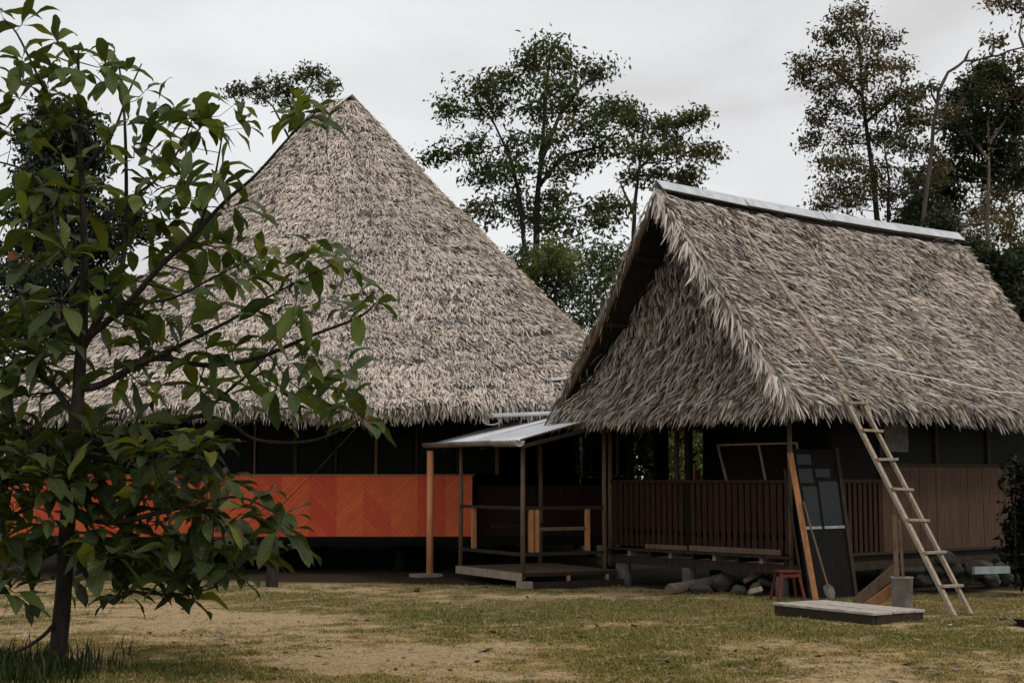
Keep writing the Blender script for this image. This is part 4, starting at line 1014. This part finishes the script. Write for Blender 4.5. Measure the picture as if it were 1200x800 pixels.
# forest further back: each tree by itself
for i, (x_, D, h_) in enumerate(((-24, 60, 9), (-19, 66, 11), (14, 60, 8), (19, 56, 10), (24, 62, 11), (6.5, 46, 5), (9.5, 50, 6), (3.2, 52, 6), (-14, 48, 6), (29, 60, 12))):
    px_ = 600 + F * x_ / D; sc_k = F / D; yb = 562 + 1.6 * sc_k
    cl = [(px_ + R.uniform(-1.9, 1.9) * sc_k, yb - h_ * sc_k * R.uniform(.15, .95), 1.3 * sc_k, 1.0 * sc_k) for _ in range(16)]
    lab = ('bushy dark tree far behind the left end of the longhouse', 'taller dark tree far behind the left end of the longhouse', 'far bushy tree hidden behind the thatched house', 'far dark tree behind the back end of the house', 'far tall tree beyond the right end of house', 'low far bush behind the middle of the house', 'low far bush behind the back half of house', 'low far bush behind the porch opening', 'low bush behind the left roof slope', 'far tall tree beyond the right edge of view')[i]
    tree('background_tree', lab, 'tree', D, [[(px_, yb), (px_, yb - h_ * .5 * sc_k), (px_ + 6, yb - h_ * .85 * sc_k)]], cl, .32, DKG, MDG, dens=.8, group='far background trees', rtrunk=.16, tuft=.3, depth=.7)

# the wood that closes the view far behind: one mass of foliage
n = 26000
ax_ = rng.uniform(-1.05, 1.05, n); dd = rng.uniform(74, 88, n); x = np.sin(ax_) * dd; y = np.cos(ax_) * dd
top_ = 4.2 + 4.5 * fbm(x * .16, y * .16, 101, 4)
clump = fbm(x * .5, y * .5, 103, 3)
z = top_ * rng.random(n) ** .7 + (clump - .5) * 1.2
Cw = (np.array([DKG]) * (1 - clump[:, None]) + np.array([MDG]) * clump[:, None]) * rng.uniform(.7, 1.4, (n, 1))
V, Fq, C = leaves(np.stack([x, y, np.maximum(z, 0)], 1), .75, Cw)
tag(quick('far_wood', V, Fq, C, M['leaf']), 'dark far wood closing the view behind the clearing', 'wood', kind='stuff')

# ------------------------------------------------------------------ broad leaved tree in front
D0 = 12.5
bt = at(66, 778, D0); bt.z = -.05
root = empty('broad_leaved_tree', bt, 0, 'nearby young tree with large drooping leaves at the left of the lawn', 'tree')
BR = [([(66, 780), (74, 700), (80, 600), (86, 520), (92, 460), (95, 405)], .082, .05, 0, 0),
      ([(95, 405), (60, 370), (30, 345), (0, 318), (-30, 300)], .042, .012, 0, .5),
      ([(93, 405), (85, 350), (70, 290), (62, 240)], .03, .010, 0, .7),
      ([(97, 405), (99, 300), (95, 200), (92, 100), (92, 58)], .045, .008, 0, -.1),
      ([(98, 405), (130, 345), (145, 300), (148, 230), (146, 140), (140, 80)], .038, .008, 0, .3),
      ([(98, 400), (150, 355), (190, 310), (230, 272), (265, 235), (300, 205), (340, 160), (372, 130)], .036, .007, 0, -.4),
      ([(92, 455), (120, 450), (180, 420), (240, 428), (300, 420), (360, 395), (420, 372), (440, 355)], .040, .007, 0, -.2),
      ([(180, 420), (230, 395), (270, 375), (320, 345), (385, 312)], .024, .006, -.08, -.5),
      ([(88, 520), (140, 512), (200, 497), (235, 487), (270, 497), (300, 515), (350, 518), (385, 510), (425, 490)], .036, .006, 0, .3),
      ([(235, 487), (265, 460), (300, 430), (335, 390), (350, 370)], .018, .006, .1, .3),
      ([(88, 490), (60, 450), (30, 435), (-20, 428)], .036, .010, 0, .2),
      ([(72, 720), (50, 745), (15, 764), (-20, 752)], .024, .008, 0, -.3),
      ([(80, 600), (130, 612), (180, 602), (230, 590), (280, 582), (322, 600)], .034, .007, 0, -.6),
      ([(77, 650), (130, 668), (150, 690), (180, 695), (212, 696), (245, 690)], .026, .006, 0, -.2),
      ([(80, 570), (40, 590), (0, 612), (-30, 620)], .03, .008, 0, -.4),
      ([(86, 530), (160, 545), (220, 542), (260, 552), (315, 590)], .032, .006, 0, .5),
      ([(96, 250), (60, 230), (30, 200), (-10, 188)], .022, .007, 0, .2),
      ([(93, 160), (60, 120), (40, 80), (20, 40), (4, 22)], .018, .006, 0, -.3),
      ([(95, 200), (130, 160), (150, 110), (166, 75)], .018, .006, 0, .3),
      ([(148, 235), (190, 205), (215, 165), (225, 140)], .016, .006, .2, .2),
      ([(232, 270), (250, 215), (262, 150)], .015, .006, -.2, -.4),
      ([(150, 355), (200, 350), (250, 325), (300, 300)], .018, .006, -.1, -.7),
      ([(82, 580), (110, 640), (100, 690)], .02, .006, 0, -.6), ([(78, 640), (40, 660), (10, 690)], .022, .006, 0, .4)]
nodes = []; tb = MB()
for pts, r0, r1, d0, d1 in BR:
    n_ = len(pts); P3 = [at(x_, y_, D0 + d0 + (d1 - d0) * (i / (n_ - 1)) * 1.3) - bt for i, (x_, y_) in enumerate(pts)]
    # smooth the polyline
    Q = []
    for i in range(n_ - 1):
        p0, p1, p2, p3 = P3[max(i - 1, 0)], P3[i], P3[i + 1], P3[min(i + 2, n_ - 1)]
        for t_ in (0, .25, .5, .75):
            Q.append(.5 * ((2 * p1) + (p2 - p0) * t_ + (2 * p0 - 5 * p1 + 4 * p2 - p3) * t_ ** 2 + (3 * p1 - p0 - 3 * p2 + p3) * t_ ** 3))
    Q.append(P3[-1]); rs = [r0 + (r1 - r0) * (i / (len(Q) - 1)) ** .8 for i in range(len(Q))]
    tb.tube(Q, rs, 10, wob=.05)
    nodes += list(zip(Q, rs))
WH = [(10, 20), (35, 35), (62, 48), (20, 62), (50, 72), (85, 78), (95, 52), (130, 66), (152, 76), (118, 90), (166, 90), (178, 112), (30, 100), (60, 98), (12, 115), (45, 122), (75, 115), (204, 125), (150, 130), (186, 140), (110, 138), (70, 138),
      (8, 150), (35, 160), (60, 168), (85, 182), (120, 162), (150, 168), (178, 178), (228, 138), (252, 142), (272, 118), (286, 146), (300, 150), (246, 156), (350, 128), (366, 140), (378, 135), (345, 140),
      (195, 200), (222, 210), (250, 200), (265, 225), (282, 240), (240, 235), (210, 228), (180, 222), (150, 215), (120, 210), (90, 220), (50, 215), (20, 212), (12, 245), (45, 250), (75, 262), (110, 256), (150, 256), (180, 250), (216, 258), (-20, 130), (-25, 180), (-30, 230),
      (4, 290), (30, 300), (60, 292), (90, 302), (125, 300), (160, 290), (190, 282), (232, 288), (255, 292), (282, 286), (300, 300), (326, 300), (342, 318), (370, 292), (396, 298), (406, 318), (430, 340), (442, 350), (380, 345), (350, 350), (320, 342), (290, 322), (265, 322), (300, 360), (335, 370), (250, 346), (415, 358),
      (150, 340), (120, 342), (180, 332), (210, 342), (60, 342), (30, 352), (8, 372), (50, 382), (130, 372), (165, 378), (200, 372), (232, 372), (170, 402), (210, 412), (240, 402), (270, 402), (300, 408), (20, 412), (40, 402), (8, 452), (130, 432), (160, 442), (-25, 300), (-30, 360), (-25, 420),
      (332, 420), (356, 426), (380, 420), (400, 430), (370, 450), (345, 452), (320, 456), (402, 466), (420, 480), (432, 488), (366, 476), (390, 470), (290, 442), (310, 466), (240, 452), (262, 456), (226, 452), (182, 456),
      (20, 502), (60, 500), (120, 502), (150, 490), (190, 492), (170, 520), (140, 532), (210, 532), (250, 526), (40, 540), (20, 572), (60, 560), (100, 562), (130, 560), (160, 572), (190, 560), (220, 562), (250, 560), (270, 562), (290, 590), (310, 602), (330, 622), (338, 602), (240, 592), (210, 602), (180, 602), (150, 612), (120, 602), (50, 602), (20, 622), (60, 640), (100, 642), (140, 640), (170, 642), (200, 640), (230, 632), (262, 632), (282, 640), (250, 660), (222, 672), (300, 640), (345, 640), (110, 660), (30, 662), (10, 680), (40, 690), (150, 655), (190, 662), (-20, 500), (-25, 560), (-20, 620), (-20, 680),
      (30, 575), (80, 545), (110, 580), (70, 610), (35, 640), (90, 675), (130, 690), (165, 690), (200, 692), (240, 690), (270, 665), (5, 540), (130, 640), (160, 600), (200, 580), (235, 610), (265, 605)]
WH += [(R.uniform(-40, 235), R.uniform(480, 672)) for _ in range(26)] + [(R.uniform(-40, 120), R.uniform(300, 480)) for _ in range(8)] + [(R.uniform(0, 205), R.uniform(130, 420)) for _ in range(14)] + [(R.uniform(-45, 60), R.uniform(400, 570)) for _ in range(16)]
LP, LD, LS, LC = [], [], [], []
for (px_, py_) in WH:
    px_ += R.uniform(-5, 5); py_ += R.uniform(-5, 5)
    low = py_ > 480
    dY = R.uniform(-.75, .75)
    c = at(px_, py_, D0 + dY) - bt
    near = min(nodes, key=lambda nd: (nd[0] - c).length + .8 * max(0, nd[0].z - c.z))
    # pull the tip to the depth of the branch, keeping the direction from the camera sensible
    c.y = c.y * .55 + near[0].y * .45
    a = near[0]; mid = a.lerp(c, .55) + Vector((R.uniform(-.04, .04), R.uniform(-.04, .04), -.05))
    rr = max(.004, min(near[1] * .5, .009))
    tb.tube([a, a.lerp(mid, .5), mid, c], [rr, rr * .85, rr * .7, rr * .5], 6)
    ax = (c - mid).normalized(); ax = (ax + Vector((0, 0, .35))).normalized()
    if py_ < 200 and R.random() < .08: continue
    nl = R.choice((5, 6, 6, 7)) + 1 if low else R.choice((4, 5, 5, 6, 7))
    a0 = R.uniform(0, 6.28); x_ = ax.cross(Vector((.2, .9, .3))).normalized(); y_ = ax.cross(x_)
    old = R.random()
    for j in range(nl):
        an = a0 + j * 2.4 + R.uniform(-.35, .35); up_ = R.uniform(-.15, .9)
        d = ((x_ * math.cos(an) + y_ * math.sin(an)) + ax * up_).normalized()
        LP.append(c - ax * R.uniform(0, .12)); LD.append(d); LS.append(R.uniform(.25, .46) * (1.0 if py_ > 200 else .92))
        y = R.random()
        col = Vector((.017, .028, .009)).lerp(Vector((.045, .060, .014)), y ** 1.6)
        col = col * (1.2 if low else 2.0)  # lower leaves darker than upper ones: crown shade put into the leaf colour
        if R.random() < .07: col = Vector((.12, .13, .025))
        if R.random() < .003: col = Vector((.12, .04, .02))
        LC.append(col * R.uniform(.8, 1.2))
LP, LD, LC = np.array(LP), nrm(np.array(LD)), np.array(LC); LS = np.array(LS); n = len(LP)
up = np.tile([0, 0, 1.0], (n, 1)); S = nrm(np.cross(LD, up + rng.normal(0, .35, (n, 3)))); U = np.cross(S, LD)
U = np.where(U[:, 2:3] < 0, -U, U)
NR, NC = 9, 5
cols = np.linspace(-1, 1, NC)
wid = LS * rng.uniform(.30, .42, n); fold = rng.uniform(.12, .38, n); bend = rng.uniform(.45, 1.45, n); wave = rng.uniform(0, 6.28, n); pet = .07
pos = LP.copy(); pts = []; uv = []
ang0 = np.zeros(n)
for r_ in range(NR):
    t_ = r_ / (NR - 1)
    tt = max(0, (t_ - pet) / (1 - pet))
    prof = (math.sin(math.pi * tt ** 1.12) ** .85) * (1 - .12 * tt) if 0 < tt < 1 else .0
    prof = max(prof, .03)
    ang = bend * t_ ** 1.2
    d = LD * np.cos(ang)[:, None] - np.array([0, 0, 1.0]) * np.sin(ang)[:, None] * .9
    d = nrm(d); uu = nrm(U * np.cos(ang)[:, None] + LD * np.sin(ang)[:, None])
    for c_ in cols:
        p = pos + S * (c_ * prof * wid / 2)[:, None] + uu * ((abs(c_) * fold * prof * wid * .5) + .05 * LS * abs(c_) * np.sin(wave + t_ * 9) * prof)[:, None]
        pts.append(p); uv.append(np.tile([c_, t_, 0], (n, 1)))
    pos = pos + d * (LS / (NR - 1))[:, None]
V = np.stack(pts, 1).reshape(-1, 3); UVs = np.stack(uv, 1).reshape(-1, 3); k = NR * NC
q = np.array([[r_ * NC + c_, r_ * NC + c_ + 1, (r_ + 1) * NC + c_ + 1, (r_ + 1) * NC + c_] for r_ in range(NR - 1) for c_ in range(NC - 1)])
Fq = ((np.arange(n) * k)[:, None, None] + q[None]).reshape(-1, 4)
tb.build('trunk', M['bark'], root, smooth=True)
quick('crown', V, Fq, np.repeat(LC, k, 0), M['broad_leaf'], root, smooth=True, extra=UVs)
